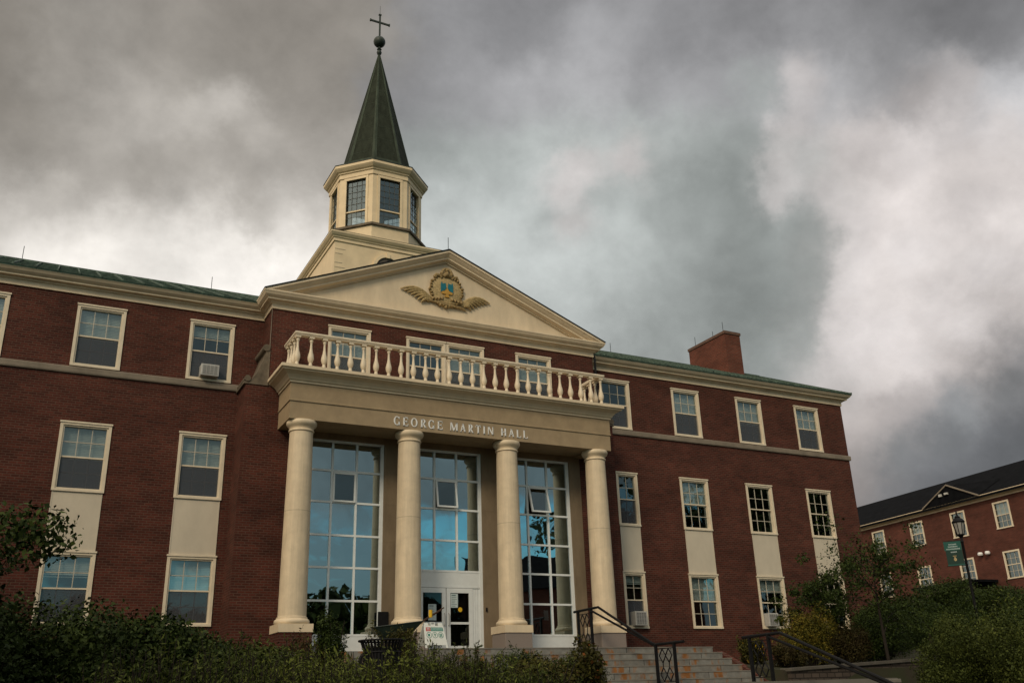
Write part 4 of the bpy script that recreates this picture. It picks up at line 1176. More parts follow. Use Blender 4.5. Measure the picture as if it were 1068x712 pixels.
rb.lathe([(1.91, 21.305), (1.765, 21.50), (1.675, 21.88), (1.64, 21.88)], CX, CY, 8, PH, cap=False)
rb.build('spire_rib', M['spire_rib'], spr)
hs = MB()
for i in range(1, 9):
    z = 21.52 + i * .78; r_ = 1.74 * (1 - (z - 21.52) / 7.45)
    hs.lathe([(r_ + .004, z), (r_ + .006, z + .015), (r_ - .002, z + .022)], CX, CY, 8, PH, cap=False)
hs.build('spire_seam', M['spire_rib'], spr)
fb = MB(); fb.lathe([(.0, 28.75), (.10, 28.85), (.13, 28.95), (.10, 29.04), (.06, 29.08), (.12, 29.14), (.06, 29.22), (.05, 29.32)], CX, CY, 16, cap=False)
pf = []
for i in range(13):
    a = -math.pi / 2 + math.pi * i / 12; pf.append((max(.001, .30 * math.cos(a)), 29.60 + .30 * math.sin(a)))
fb.lathe(pf, CX, CY, 24, cap=False); fb.build('finial_ball', M['ball'], spr, smooth=True)
cx_ = MB(); cx_.box(-.04, .04, CY - .03, CY + .03, 29.85, 31.28); cx_.box(-.50, .50, CY - .032, CY + .032, 30.76, 30.85); cx_.box(-.07, .07, CY - .05, CY + .05, 31.26, 31.31)
for s in (-1, 1): cx_.box(s * .5 - .03, s * .5 + .03, CY - .045, CY + .045, 30.745, 30.865)
cx_.tube([(0, CY, 31.3), (0, CY, 31.85)], .01, 5)
cx_.build('cross', M['ball'], spr)

# ------------------------------------------------------------------ air conditioners
def ac(label, x, y, z, w, h, d, side=True):
    t = thing('air_conditioner', label, 'air conditioner', (x, y, z), 0, 'air conditioners in the hall windows')
    b = MB(); b.box(-w/2, w/2, -d, .1, 0, h); b.build('housing', M['ac'], t, bevel=.01)
    g_ = MB()
    g_.box(-w/2 + .04, w/2 - .04, -d - .006, -d + .002, .04, h - .04)
    g_.build('grille', M['ac_grille'], t)
    s_ = MB()
    for i in range(9): s_.box(-w/2 + .04, w/2 - .04, -d - .012, -d - .007, .06 + i * (h - .12) / 8 - .006, .06 + i * (h - .12) / 8 + .006)
    for i in range(5): s_.box(-w/2 + .05 + i * (w - .1) / 4 - .006, -w/2 + .05 + i * (w - .1) / 4 + .006, -d - .014, -d - .0125, .04, h - .04)
    s_.build('grille_bar', M['ac'], t)
    return t
ac('white box air conditioner in the top window nearest the left side of the portico', -7.86, .05, 8.56, .56, .38, .35)
ac('grey air conditioner in the narrow ground floor window just right of the portico', 8.16, .05, .97, .52, .50, .30)
ac('pale air conditioner in the ground floor window behind the yellow shrub', 14.52, .05, .97, .50, .50, .30)

# ------------------------------------------------------------------ entrance steps
stp_ = thing('stone_steps', 'wide grey stone entrance steps with rust stains in front of the columns', 'steps')
s = MB(); X0, X1 = -1.6, 8.2
prof = [(PY + .2, -.001), (-4.1, -.001)]
y, z = -4.1, -.001
rises = 6
for i in range(rises):
    z -= .2; prof.append((y, z)); y -= .45
    if i < rises - 1: prof.append((y, z))
yl, zl = -9.3, z
prof += [(yl, zl)]
y = yl
for i in range(8):
    z -= .18; prof.append((y, z)); y -= .42; prof.append((y, z))
prof += [(y, -3.6), (PY + .2, -3.6)]
def ext_x(m, prof, x0, x1):
    n = len(prof)
    m.add([(x0, a, b) for a, b in prof] + [(x1, a, b) for a, b in prof], [tuple(range(n)), tuple(range(2*n-1, n-1, -1))] + [(i, i+n, (i+1) % n + n, (i+1) % n) for i in range(n)])
# upper flight and porch
up = prof[:2 + 2 * rises]
upp = [p for p in prof[:13]] + [(-6.35, -1.8), (PY + .2, -1.8)]
ext_x(s, upp, X0, X1); s.build('upper_flight', M['step'], stp_)
s = MB(); s.box(X0 - 4.8, X0 - .002, -3.0, PY + .2, -1.6, -.004); s.build('porch_slab', M['step'], stp_); s = MB(); s.box(X1 + .002, X1 + .9, -2.9, PY + .2, -1.6, -.004); s.build('porch_slab', M['step'], stp_)
nz = MB()
for i in range(rises):
    yy = -4.1 - .45 * i; zz = -.001 - .2 * i
    nz.box(X0, X1 + .01, yy - .012, yy + .02, zz - .03, zz + .003)
nz.build('step_nosing', M['coping'], stp_)
s = MB(); s.box(1.5, 8.7, -11.0, -6.352, -1.8, -1.202); s.build('landing', M['concrete'], stp_)
lo = [(-11.0, -1.204)]
y, z = -11.0, -1.204
for i in range(8):
    z -= .18; lo.append((y, z)); y -= .42; lo.append((y, z))
lo = lo[1:] + [(y, -3.4), (-11.0, -3.4)]
s = MB(); ext_x(s, lo, 2.6, 6.6); s.build('lower_flight', M['step'], stp_)
ck = MB(); ext_x(ck, [(-3.0, -.05), (-4.3, -.16), (-6.6, -1.18), (-7.2, -1.3), (-7.2, -1.8), (-3.0, -1.8)], 8.203, 8.45); ck.build('cheek_wall', M['brick'], stp_)

# ------------------------------------------------------------------ handrails
def newel(m, x, y0, y1, zb0, zt):
    """ornamental iron panel between two posts in the plane of x"""
    for yy in (y0, y1): m.box(x - .036, x + .036, yy - .036, yy + .036, zb0, zt)
    n = 2; w = (y1 - y0) / 3
    m.box(x - .015, x + .015, y0, y1, zt - .14, zt - .12); m.box(x - .015, x + .015, y0, y1, zb0 + .12, zb0 + .14)
    for k in (1, 2):
        yy = y0 + w * k
        m.box(x - .010, x + .010, yy - .010, yy + .010, zb0 + .5, zt - .5)
        for zc, sg in ((zt - .14, -1), (zb0 + .14, 1)):
            for dx in (-1, 1):
                m.tube([(x, yy, zc), (x, yy + dx * w * .5, zc + sg * .18), (x, yy, zc + sg * .37)], .019, 5)
def rail(label, x, ya, yb, zt, zb, yc, yd, zt2, zb2, double=True):
    """upper newel ya..yb, sloping rails down to a lower newel yc..yd"""
    t = thing('stair_handrail', label, 'handrail', (x, ya, zb), 0, 'black iron stair handrails')
    m = MB()
    newel(m, 0, 0, yb - ya, 0, zt - zb)
    m.build('newel_panel', M['black'], t)
    m = MB(); newel(m, 0, yc - ya, yd - ya, zb2 - zb, zt2 - zb); m.build('newel_panel', M['black'], t)
    h = MB()
    h.tube([(0, .25, zt - zb - .01), (0, yb - ya - .45, zt - zb + .01), (0, yc - ya + .2, zt2 - zb + .06), (0, yc - ya - .0, zt2 - zb), (0, yd - ya - .45, zt2 - zb)], .040, 8)
    h.build('top_rail', M['black'], t)
    h = MB()
    h.tube([(0, yb - ya, zt - zb - .05), (0, yc - ya, zt2 - zb - .05)], .036, 8)
    h.build('lower_rail', M['black'], t)
    return t
rail('black iron handrail running down the entrance steps beside the right hand column', 4.2, -2.30, -3.10, 1.24, 0, -6.50, -7.38, -.07, -1.22)
rail('black iron handrail on the lower flight in front of the retaining wall', 4.9, -9.72, -10.45, -.07, -1.22, -14.9, -15.7, -1.62, -2.75)

# ------------------------------------------------------------------ second brick hall up the slope
fb_ = thing('residence_hall', 'distant two storey brick hall with dark shingle roof and a small eave gable', 'building', (52.2, 26.91, 0), R(-96.57))
def far(s, off, z): return (s, off, z)       # local x runs along the front, local +y points behind it
FW = [(c, r) for r in (0, 1) for c in (-8.75, -4.33, .036, 4.449, 8.80, 12.93, 17.2, 21.5, 25.8)]
def frect(c, r):
    zt = 11.016 if r == 0 else 7.47
    return (c - .722, c + .722, zt - 1.95, zt)
w = MB(); w.holed(-13, 30, 2.0, 11.34, 0, .2, [tuple((a + .03, b - .03, c + .03, d - .03)) for a, b, c, d in (frect(c, r) for c, r in FW)])
w.add([(-13, 0, 2), (-13, 11, 2), (-13, 11, 11.34), (-13, 5.5, 14.6), (-13, 0, 11.34)], [(4, 3, 2, 1, 0)]); w.add([(30, 0, 2), (30, 11, 2), (30, 11, 11.34), (30, 5.5, 14.6), (30, 0, 11.34)], [(0, 1, 2, 3, 4)])
w.build('brick_wall', M['brick_far'], fb_)
MB().box(-12.9, 29.9, 1.2, 1.25, 2, 11.3).build('interior_wall', M['inside'], fb_)
rfm = MB(); rfm.add([(-13.4, -.45, 11.66), (30.4, -.45, 11.66), (30.4, 5.5, 14.85), (-13.4, 5.5, 14.85), (-13.4, 11.4, 11.66), (30.4, 11.4, 11.66), (-13.4, -.45, 11.5), (30.4, -.45, 11.5)], [(0, 1, 2, 3), (3, 2, 5, 4), (6, 7, 1, 0)])
rfm.build('roof', M['slate'], fb_)
cf = MB(); cf.sweep([(-13, 0), (30, 0)], [(0, 11.33), (.06, 11.33), (.06, 11.42), (.3, 11.50), (.36, 11.58), (.42, 11.62), (.42, 11.72), (0, 11.72)])
cf.build('cornice', M['cream'], fb_)
dg = MB(); 
dg.add([(6.05, -.46, 11.70), (11.47, -.46, 11.70), (8.76, -.46, 13.0), (6.05, 2.2, 13.12), (11.47, 2.2, 13.12), (8.76, 2.6, 13.02)], [(0, 1, 2), (0, 2, 5, 3), (2, 1, 4, 5)])
dgo = dg.build('gable', M['slate'], fb_, label='small dark gable over the eave')
gt_ = MB()
for s0, s1 in ((5.95, 8.76), (11.57, 8.76)):
    a = Vector((s0, -.50, 11.72)); b = Vector((s1, -.50, 13.07)); gt_.obox((a + b) / 2, (b - a) / 2, (0, .06, 0), (0, 0, .05))
gt_.build('gable_trim', M['string_stone'], dgo)
gt_ = MB(); gt_.box(7.9, 8.15, -.6, -.46, 12.3, 12.5); gt_.box(8.5, 8.8, -.62, -.46, 12.35, 12.5); gt_.build('flood_lamp', M['ac'], dgo)
for c, r in FW:
    a, b, z0, z1 = frect(c, r)
    f = MB(); hw = .722; H = 1.95
    f.box(-hw, hw, -.04, .05, H - .12, H); f.box(-hw - .03, hw + .03, -.06, .05, 0, .09); f.box(-hw, -hw + .12, -.04, .05, .09, H - .12); f.box(hw - .12, hw, -.04, .05, .09, H - .12)
    f.box(-hw + .12, hw - .12, .04, .10, H / 2 - .03, H / 2 + .03)
    o = f.build('window', M['cream_trim'], fb_, loc=(c, 0, z0))
    p = MB(); p.add([(-.6, .09, .09), (.6, .09, .09), (.6, .09, H - .12), (-.6, .09, H - .12)], [(0, 1, 2, 3)]); p.build('pane', M['glass'], o)
    mu = MB()
    for x in (-.2, .2): mu.box(x - .014, x + .014, .06, .088, .09, H - .12)
    for z in (.52, 1.41): mu.box(-.6, .6, .058, .087, z - .014, z + .014)
    mu.build('muntin', M['muntin'], o)
    if r == 0 and c > 0 or (c, r) == (17.2, 1):
        bl = MB(); z0_ = 1.0; bl.box(-.62, .62, .2, .21, z0_, H - .1); bl.build('blind', M['blind'], o)
for s in (10.38, 11.05):
    m = MB(); m.lathe([(.02, 7.42), (.16, 7.46), (.19, 7.56), (.15, 7.68), (.03, 7.70)], s, -.2, 10); m.box(s - .03, s + .03, -.15, .0, 7.55, 7.6)
    m.build('security_light', M['letter'], fb_)
en2 = MB(); en2.box(5.6, 11.0, -2.2, -.001, 5.25, 5.45); en2.box(5.3, 11.3, -2.5, -.001, 5.451, 5.62)
en2.build('entrance_canopy', M['slate'], fb_)
en2 = MB(); en2.box(5.7, 10.9, -2.1, -1.9, 4.75, 5.249)
for s in (5.9, 7.5, 9.1, 10.7): en2.box(s - .14, s + .14, -2.08, -1.82, 2.5, 4.749)
en2.build('canopy_posts', M['string_stone'], fb_)
en2 = MB(); en2.box(7.2, 9.4, -.05, -.001, 2.5, 4.9); en2.build('entrance_door', M['inside'], fb_)

# ------------------------------------------------------------------ street lamp and its banner
LX, LY = 21.97, -3.77
zg = ter(LX, LY)
lp = thing('street_lamp', 'black cast iron street lamp with lantern head beside the right hand shrubs', 'street lamp', (LX, LY, zg))
m = MB(); h0 = 4.28 - zg
m.lathe([(.20, 0), (.20, .12), (.15, .18), (.13, .55), (.10, .62), (.075, .7), (.055, 1.5), (.05, h0 - .25), (.075, h0 - .22), (.05, h0 - .18), (.045, h0 - .05), (.10, h0)], n=14)
m.build('pole', M['black'], lp, smooth=True)
m = MB()
m.lathe([(.09, h0 + .001), (.15, h0 + .05), (.155, h0 + .09)], n=8, ph=R(22.5))
m.lathe([(.245, h0 + .56), (.27, h0 + .60), (.17, h0 + .72), (.11, h0 + .76), (.12, h0 + .80), (.05, h0 + .86), (.03, h0 + .92), (.045, h0 + .96), (.01, h0 + 1.06)], n=8, ph=R(22.5))
for i in range(8):
    a = R(22.5 + 45 * i)
    m.tube([(.15 * math.cos(a), .15 * math.sin(a), h0 + .07), (.235 * math.cos(a), .235 * math.sin(a), h0 + .58)], .014, 5)
m.build('lantern', M['black'], lp)
m = MB(); m.lathe([(.135, h0 + .092), (.215, h0 + .558)], n=8, ph=R(22.5)); m.build('lantern_glass', M['lampglass'], lp)
m = MB()
ua = (Vector((21.55, -3.22, 0)) - Vector((LX, LY, 0))).normalized()
for z in (4.13, 3.13):
    m.tube([(0, 0, z - zg), (ua.x * .74, ua.y * .74, z - zg)], .014, 6)
m.build('banner_arm', M['black'], lp)
bt = thing('banner', 'green two tone banner with white lettering and a gold crest hanging from the lamp post', 'banner', (LX, LY, 3.13))
nv = Vector((ua.y, -ua.x, 0)); nv = nv if nv.y < 0 else -nv
def bq(u0, u1, z0, z1, d, mat, name, par=None, th=.004):
    m = MB(); c = ua * (u0 + u1) / 2 + nv * d + Vector((0, 0, (z0 + z1) / 2)); m.obox(c, ua * (u1 - u0) / 2, nv * th, (0, 0, (z1 - z0) / 2)); return m.build(name, mat, bt)
m = MB()
pts = [(.06, 0), (.70, .02), (.69, .62), (.06, .62)]
bq(.06, .69, .0, .62, 0, M['banner_dark'], 'lower_cloth'); bq(.06, .72, .62, .98, 0, M['banner'], 'upper_cloth'); bq(.06, .69, .0, .06, .006, M['banner'], 'hem')
m = MB()
for z, a, b in ((.86, .25, .56), (.77, .22, .58), (.675, .14, .66), (.55, .28, .50)):
    u = a
    while u < b - .02:
        w_ = .018 + .014 * random.random()
        for du, dz, ww, hh in ((0, 0, .005, .05), (w_ * .6, 0, .005, .05), (w_ * .3, random.choice((-.018, 0, .018)), w_ * .35, .007)):
            m.obox(ua * (u + du) + nv * .008 + Vector((0, 0, z + dz)), ua * (ww / 2 + .002), nv * .002, (0, 0, hh / 2))
        u += w_ + .016
m.build('lettering', M['paper'], bt)
m = MB()
def disc(m, u, z, r, d, n=14, sz=1):
    c = ua * u + nv * d + Vector((0, 0, z)); m.add([tuple(c + ua * r * math.cos(2*math.pi*i/n) + Vector((0, 0, r * sz * math.sin(2*math.pi*i/n)))) for i in range(n)], [tuple(range(n))])
disc(m, .38, .25, .055, .008, sz=1.2); disc(m, .38, .33, .03, .009); m.obox(ua * .38 + nv * .008 + Vector((0, 0, .39)), ua * .07, nv * .002, (0, 0, .012))
m.build('crest', M['gilt'], bt)

# ------------------------------------------------------------------ wheelbarrow
wbx, wby = -3.30, -5.40; wz = ter(wbx, wby)
wbt = thing('wheelbarrow', 'dark green wheelbarrow parked behind the low shrubs, handles pointing at the door', 'wheelbarrow', (wbx, wby, wz), R(-18))
zt = .50 - wz
T_ = MB()
out = [(-.66, -.34), (.66, -.38), (.66, .38), (-.66, .34)]; inn = [(-.40, -.2), (.24, -.22), (.24, .22), (-.40, .2)]
v = [(x, y, zt - .05 + (.12 * (x + .62) / 1.2)) for x, y in out] + [(x, y, zt - .36) for x, y in inn]
T_.add(v, [(0, 1, 5, 4), (1, 2, 6, 5), (2, 3, 7, 6), (3, 0, 4, 7), (4, 5, 6, 7)])
T_.add([(x * .97, y * .96, z + .003) for x, y, z in v], [(0, 4, 5, 1), (1, 5, 6, 2), (2, 6, 7, 3), (3, 7, 4, 0), (4, 7, 6, 5)])
T_.tube([v[0], v[1], v[2], v[3], v[0]], .014, 6)
T_.build('tub', M['barrow'], wbt)
for s in (-1, 1):
    m = MB(); m.tube([(-.75, s * .12, .20), (-.1, s * .26, zt - .38), (.60, s * .32, zt + .06), (1.22, s * .31, zt + .42 )], .015, 8); m.build('handle', M['wood'], wbt)
    m = MB(); m.tube([(.1, s * .26, zt - .37), (.22, s * .30, .02), (.42, s * .30, .02), (.5, s * .29, zt - .12)], .014, 6); m.build('leg', M['black'], wbt)
m = MB(); m.tube([(.86, -.31, zt + .17), (.86, -.31, zt + .36)], .05, 8); m.build('handle_grip', M['yellow'], wbt)
m = MB(); N_ = 20
ring = [(-.75 + .2 * math.cos(2*math.pi*i/N_), 0, .2 + .2 * math.sin(2*math.pi*i/N_)) for i in range(N_ + 1)]
m.tube(ring, .045, 8, cap=False); m.tube([(-.75, -.12, .2), (-.75, .12, .2)], .02, 8); m.build('wheel', M['black'], wbt)

# ------------------------------------------------------------------ litter bin
bx_, by_ = -7.66, -16.42; bz = ter(bx_, by_)
tbn = thing('litter_bin', 'black slatted metal litter bin with flared rim among the front plants', 'litter bin', (bx_, by_, bz))
H = -.585 - bz
sl_m = MB(); nS = 36
for i in range(nS):
    a = 2 * math.pi * i / nS; c, s = math.cos(a), math.sin(a); t = Vector((-s, c, 0)) * .016
    prof = [(.235, .05), (.245, H * .6), (.262, H - .14), (.30, H - .03), (.325, H)]
    for (r0, z0), (r1, z1) in zip(prof[:-1], prof[1:]):
        p0 = Vector((r0 * c, r0 * s, z0)); p1 = Vector((r1 * c, r1 * s, z1)); n = Vector((c, s, 0)) * .004
        sl_m.add([p0 - t - n, p0 + t - n, p0 + t + n, p0 - t + n, p1 - t - n, p1 + t - n, p1 + t + n, p1 - t + n], [(0,3,2,1),(4,5,6,7),(0,1,5,4),(1,2,6,5),(2,3,7,6),(3,0,4,7)])
sl_m.build('slat', M['black'], tbn)
m = MB()
for r, z in ((.332, H), (.262, H - .16), (.235, .06)):
    m.tube([(r * math.cos(2*math.pi*i/32), r * math.sin(2*math.pi*i/32), z) for i in range(33)], .014, 6, cap=False)
m.build('rim', M['black'], tbn)
m = MB(); m.lathe([(.215, .08), (.23, H - .10), (.20, H - .10), (.19, .1)], n=24); m.build('liner', M['black'], tbn, smooth=True)

# ------------------------------------------------------------------ folding sign in front of the doors
sg = thing('folding_sign', 'white folding floor sign with green band and three green round symbols by the doors', 'sign', (-1.66, -3.9, -.0), R(4))
def aboard(sgn):
    m = MB(); W0, W1, HH = .36, .30, .70
    def P(u, q, o): # u across, q up
        w = W0 + (W1 - W0) * q / HH
        return (u * w, sgn * (-.26 + .24 * q / HH) + sgn * -o, q)
    def slab(u0, u1, q0, q1, o0, o1, mm):
        vs_ = [P(u0, q0, o0), P(u1, q0, o0), P(u1, q1, o0), P(u0, q1, o0), P(u0, q0, o1), P(u1, q0, o1), P(u1, q1, o1), P(u0, q1, o1)]
        mm.add(vs_, [(0,3,2,1),(4,5,6,7),(0,1,5,4),(1,2,6,5),(2,3,7,6),(3,0,4,7)])
    slab(-1, 1, .08, .62, 0, .02, m); slab(-1, -.84, 0, .08, 0, .02, m); slab(.84, 1, 0, .08, 0, .02, m)
    slab(-.95, -.55, .62, .70, 0, .02, m); slab(.5, .95, .62, .70, 0, .02, m); slab(-.30, .2, .62, .66, 0, .02, m); slab(-.30, -.22, .66, .70, 0, .02, m); slab(.12, .2, .66, .70, 0, .02, m); slab(-.3, .2, .70, .715, 0, .02, m)
    o = m.build('panel', M['sign_white'], sg, bevel=.003)
    if sgn > 0:
        g_ = MB(); slab(-.36, .88, .47, .575, .0205, .023, g_)
        for i, u in enumerate((-.56, 0, .56)):
            n = 20; qc = .36
            for (r0, r1) in ((.072, .085), (0, .05)):
                if r0:
                    for k in range(n):
                        a0, a1 = 2*math.pi*k/n, 2*math.pi*(k+1)/n
                        g_.add([P(u * 1.0 + r * math.cos(a) / .33, qc + r * math.sin(a), .0225) for a in (a0, a1) for r in (r0, r1)], [(0, 1, 3, 2)])
                else:
                    if i == 1: slab(u - .03, u + .03, qc - .045, qc + .05, .0205, .0225, g_); slab(u - .10, u + .10, qc + .0, qc + .02, .0205, .0227, g_)
                    elif i == 0: slab(u - .11, u + .08, qc - .035, qc + .035, .0205, .0225, g_)
                    else: slab(u - .12, u - .02, qc - .05, qc + .04, .0205, .0225, g_); slab(u + .03, u + .12, qc - .05, qc + .04, .0205, .0225, g_)
        g_.build('symbol', M['sign_green'], o)
        r_ = MB(); slab(-.84, -.38, .47, .575, .0205, .023, r_); r_.build('red_patch', M['sign_red'], o)
        t_ = MB()
        for row, q in enumerate((.545, .505)):
            u = -.30
            while u < .80:
                slab(u, u + .035, q - .012, q + .012, .0235, .0245, t_); u += .06 + .02 * random.random()
        for q in (.545, .505): slab(-.76, -.46, q - .008, q + .008, .0235, .0245, t_)
        t_.build('lettering', M['paper'], o)
aboard(1); aboard(-1)

# ------------------------------------------------------------------ retaining wall and kerb
def wallrun(name, label, cat, p0, p1, z0, zt0, zt1, mat, capm, th=.35, g=None):
    p0 = Vector(p0); p1 = Vector(p1); d = (p1 - p0); L_ = d.length; t = thing(name, label, cat, (p0.x, p0.y, z0), math.atan2(d.y, d.x))
    m = MB(); m.add([(0,0,0),(L_,0,0),(L_,th,0),(0,th,0),(0,0,zt0-z0-.1),(L_,0,zt1-z0-.1),(L_,th,zt1-z0-.1),(0,th,zt0-z0-.1)], [(0,3,2,1),(4,5,6,7),(0,1,5,4),(1,2,6,5),(2,3,7,6),(3,0,4,7)]); m.build('wall_body', mat, t)
    m = MB(); a = zt0 - z0; b = zt1 - z0
    m.add([(-.04,-.06,a-.098),(L_+.04,-.06,b-.098),(L_+.04,th+.05,b-.098),(-.04,th+.05,a-.098),(-.04,-.06,a),(L_+.04,-.06,b),(L_+.04,th+.05,b),(-.04,th+.05,a)], [(0,3,2,1),(4,5,6,7),(0,1,5,4),(1,2,6,5),(2,3,7,6),(3,0,4,7)])
    m.build('coping', capm, t, bevel=.012)
    return t
wallrun('retaining_wall', 'low block retaining wall with stone coping right of the steps', 'wall', (8.46, -7.3), (15.5, -6.9), -2.0, -.80, -.52, M['rubble'], M['coping_dark'])
wallrun('kerb_wall', 'short stone kerb at the foot of the right hand hedge', 'wall', (8.72, -11.0), (8.95, -7.8), -2.2, -1.23, -1.18, M['coping'], M['coping'], .3)

# ------------------------------------------------------------------ plants
def leaves(name, mat, pts, nrm, size, parent, rng, aspect=.5, fold=.25, droop=0.):
    """one mesh of separate small folded leaves at the given points"""
    n = len(pts); 
    d = nrm + rng.normal(0, .75, (n, 3)); d /= np.linalg.norm(d, axis=1)[:, None] + 1e-9
    ax = rng.normal(0, 1, (n, 3)); ax -= (ax * d).sum(1)[:, None] * d; ax /= np.linalg.norm(ax, axis=1)[:, None] + 1e-9
    ax[:, 2] -= droop; ax /= np.linalg.norm(ax, axis=1)[:, None] + 1e-9
    bx = np.cross(d, ax); s = size * rng.uniform(.4, 1.5, n)[:, None]
    a = pts; tip = pts + ax * s; l = pts + ax * s * .45 + bx * s * aspect * .5 + d * s * fold * .4; r = pts + ax * s * .45 - bx * s * aspect * .5 + d * s * fold * .4
    V = np.stack([a, l, tip, r], 1).reshape(-1, 3).astype(np.float32)
    me = bpy.data.meshes.new(name); me.vertices.add(4 * n); me.vertices.foreach_set('co', V.ravel())
    me.loops.add(4 * n); me.polygons.add(n)
    me.loops.foreach_set('vertex_index', np.arange(4 * n, dtype=np.int32)); me.polygons.foreach_set('loop_start', np.arange(0, 4 * n, 4, dtype=np.int32)); me.polygons.foreach_set('loop_total', np.full(n, 4, np.int32))
    me.update(calc_edges=True); me.materials.append(mat)
    o = bpy.data.objects.new(name, me); COL.objects.link(o)
    if parent: o.parent = parent
    return o
def cloud_pts(rng, n, r, lumps, h, ragged=.25, low=.0):
    """points in and on an uneven crown: a union of lumps; r = (rx, ry), height h"""
    cs = []
    for i in range(lumps):
        a = rng.uniform(0, 2 * math.pi); q = math.sqrt(rng.uniform(0, 1)) * .72
        zc = h * (low + (1 - low) * rng.uniform(.25, .86)) * (1 - .22 * q * q)
        cs.append((q * math.cos(a) * r[0], q * math.sin(a) * r[1], zc, rng.uniform(.28, .48)))
    cs = np.array(cs); k = rng.integers(0, lumps, n)
    u = rng.normal(0, 1, (n, 3)); u /= np.linalg.norm(u, axis=1)[:, None]
    rad = (rng.uniform(.15, 1, n) ** .4) * (1 + ragged * rng.normal(0, .35, n))
    sc = np.stack([cs[k, 3] * r[0], cs[k, 3] * r[1], cs[k, 3] * h * .7], 1)
    p = cs[k, :3] + u * rad[:, None] * sc
    p[:, 2] = np.abs(p[:, 2])
    return p, u
def twigs(m, rng, r, h, n, rad=.012):
    for i in range(n):
        a = rng.uniform(0, 2 * math.pi); q = rng.uniform(.2, .8)
        e = Vector((q * r[0] * math.cos(a), q * r[1] * math.sin(a), h * rng.uniform(.55, .95)))
        mid = e * .5 + Vector(rng.normal(0, .05 * h, 3)); m.tube([(e.x * .05, e.y * .05, -.1), mid, e], [rad * 1.6, rad, rad * .4], 5)
SEED = [10]
def shrub(label, x, y, rx, ry, h, mat, n, size, cat='shrub', name='shrub', lumps=22, aspect=.5, extra=None, z=None, ragged=.25, sprigs=0, group=None, low=0):
    SEED[0] += 1; rng = np.random.default_rng(SEED[0])
    z = ter(x, y) if z is None else z
    t = thing(name, label, cat, (x, y, z), 0, group)
    p, u = cloud_pts(rng, n, (rx, ry), lumps, h, ragged, low)
    if sprigs:
        for i in range(sprigs):
            k = rng.integers(0, n); b = p[k]; L_ = rng.uniform(.04, .14) * h + .03
            dr = np.array([rng.normal(0, .25), rng.normal(0, .25), 1.0]); m_ = 16
            tt = rng.uniform(0, 1, m_)[:, None]
            p = np.vstack([p, b + dr * tt * L_ + rng.normal(0, .012, (m_, 3))]); u = np.vstack([u, rng.normal(0, 1, (m_, 3))])
    leaves('foliage', mat, p, u, size, t, rng, aspect)
    m = MB(); twigs(m, rng, (rx, ry), h, 16, .010 + .004 * h); m.build('stems', M['bark'], t)
    if extra:
        k = rng.choice(len(p), extra[1], replace=False); top = p[k]; leaves(extra[3], extra[0], top + u[k] * .03, u[k], extra[2], t, rng, .8)
    return t
def upright(label, x, y, r, h, mat, stems, size, name='perennial', cat='plant', z=None, group=None):
    """clump of upright leafy stems"""
    SEED[0] += 1; rng = np.random.default_rng(SEED[0]); z = ter(x, y) if z is None else z
    t = thing(name, label, cat, (x, y, z), 0, group); P_, U_ = [], []; m = MB()
    for i in range(stems):
        a = rng.uniform(0, 2*math.pi); q = math.sqrt(rng.uniform(0, 1)) * r; b = np.array([q * math.cos(a), q * math.sin(a), 0])
        hh = h * rng.uniform(.6, 1.05) * (1 - .3 * (q / r) ** 2); ln = np.array([rng.normal(0, .12), rng.normal(0, .12), 1.0]); e = b + ln * hh
        m.tube([tuple(b), tuple(e)], [.008, .003], 4)
        k = int(46 * hh / h) + 10; tt = rng.uniform(.25, 1.0, k)[:, None]
        wd = .09 * (1.15 - tt)
        off = rng.normal(0, 1, (k, 3)) * wd; P_.append(b + (e - b) * tt + off); U_.append(off + np.array([0, 0, .05]))
    leaves('foliage', mat, np.vstack(P_), np.vstack(U_), size, t, rng, .28, droop=-.3)
    m.build('stems', M['bark'], t)
    return t
# big dark shrubs at the left
shrub('large dark green shrub filling the lower left corner under the window', -12.75, -17.6, 1.25, 1.2, 1.60, M['lf_dark'], 70000, .050, lumps=34, aspect=.6, sprigs=160)
shrub('dark green rounded shrub second from the left, its top below the ground floor windows', -11.15, -17.5, 1.20, 1.2, 1.56, M['lf_dark'], 66000, .050, lumps=32, aspect=.6, sprigs=150)
shrub('lower dark green shrub sloping down towards the brick pier', -9.9, -16.9, 1.0, 1.0, 1.26, M['lf_mid'], 44000, .048, lumps=24, sprigs=120)
shrub('dark shrub at the extreme left edge under the tree', -14.6, -17.0, 1.2, 1.2, 1.8, M['lf_dark'], 30000, .045, lumps=24, sprigs=60)
# feathery front band
gp_ = 'low green plants along the bottom edge'
band = [(-11.2, -19.6, .62, 'lf_mid', 'mid green feathery plant in front of the large left shrubs', 1.22), (-10.35, -19.3, .6, 'lf_mid', 'green feathery plant below the left window with the lamp reflection', 1.20), (-9.6, -18.7, .62, 'lf_lime', 'yellow green feathery plant below the brick pier', 1.16), (-9.05, -17.9, .6, 'lf_lime', 'bright green feathery plant below the leftmost column', 1.05),
        (-8.55, -17.6, .6, 'lf_lime', 'green feathery plant in front of the leftmost window bay', .98), (-7.95, -17.9, .6, 'lf_lime', 'green feathery plant just in front of the litter bin', 1.13), (-7.35, -18.1, .6, 'lf_mid', 'green feathery plant right of the litter bin', 1.12), (-6.8, -18.3, .55, 'lf_lime', 'green feathery plant below the folding sign', .98), (-6.3, -18.5, .5, 'lf_mid', 'low green plant below the double doors', .88)]
for x, y, r, mt_, lb, h in band:
    upright(lb, x, y, r * 1.1, h * 1.14, M[mt_], 170, .055, name='feathery_plant', group=gp_)
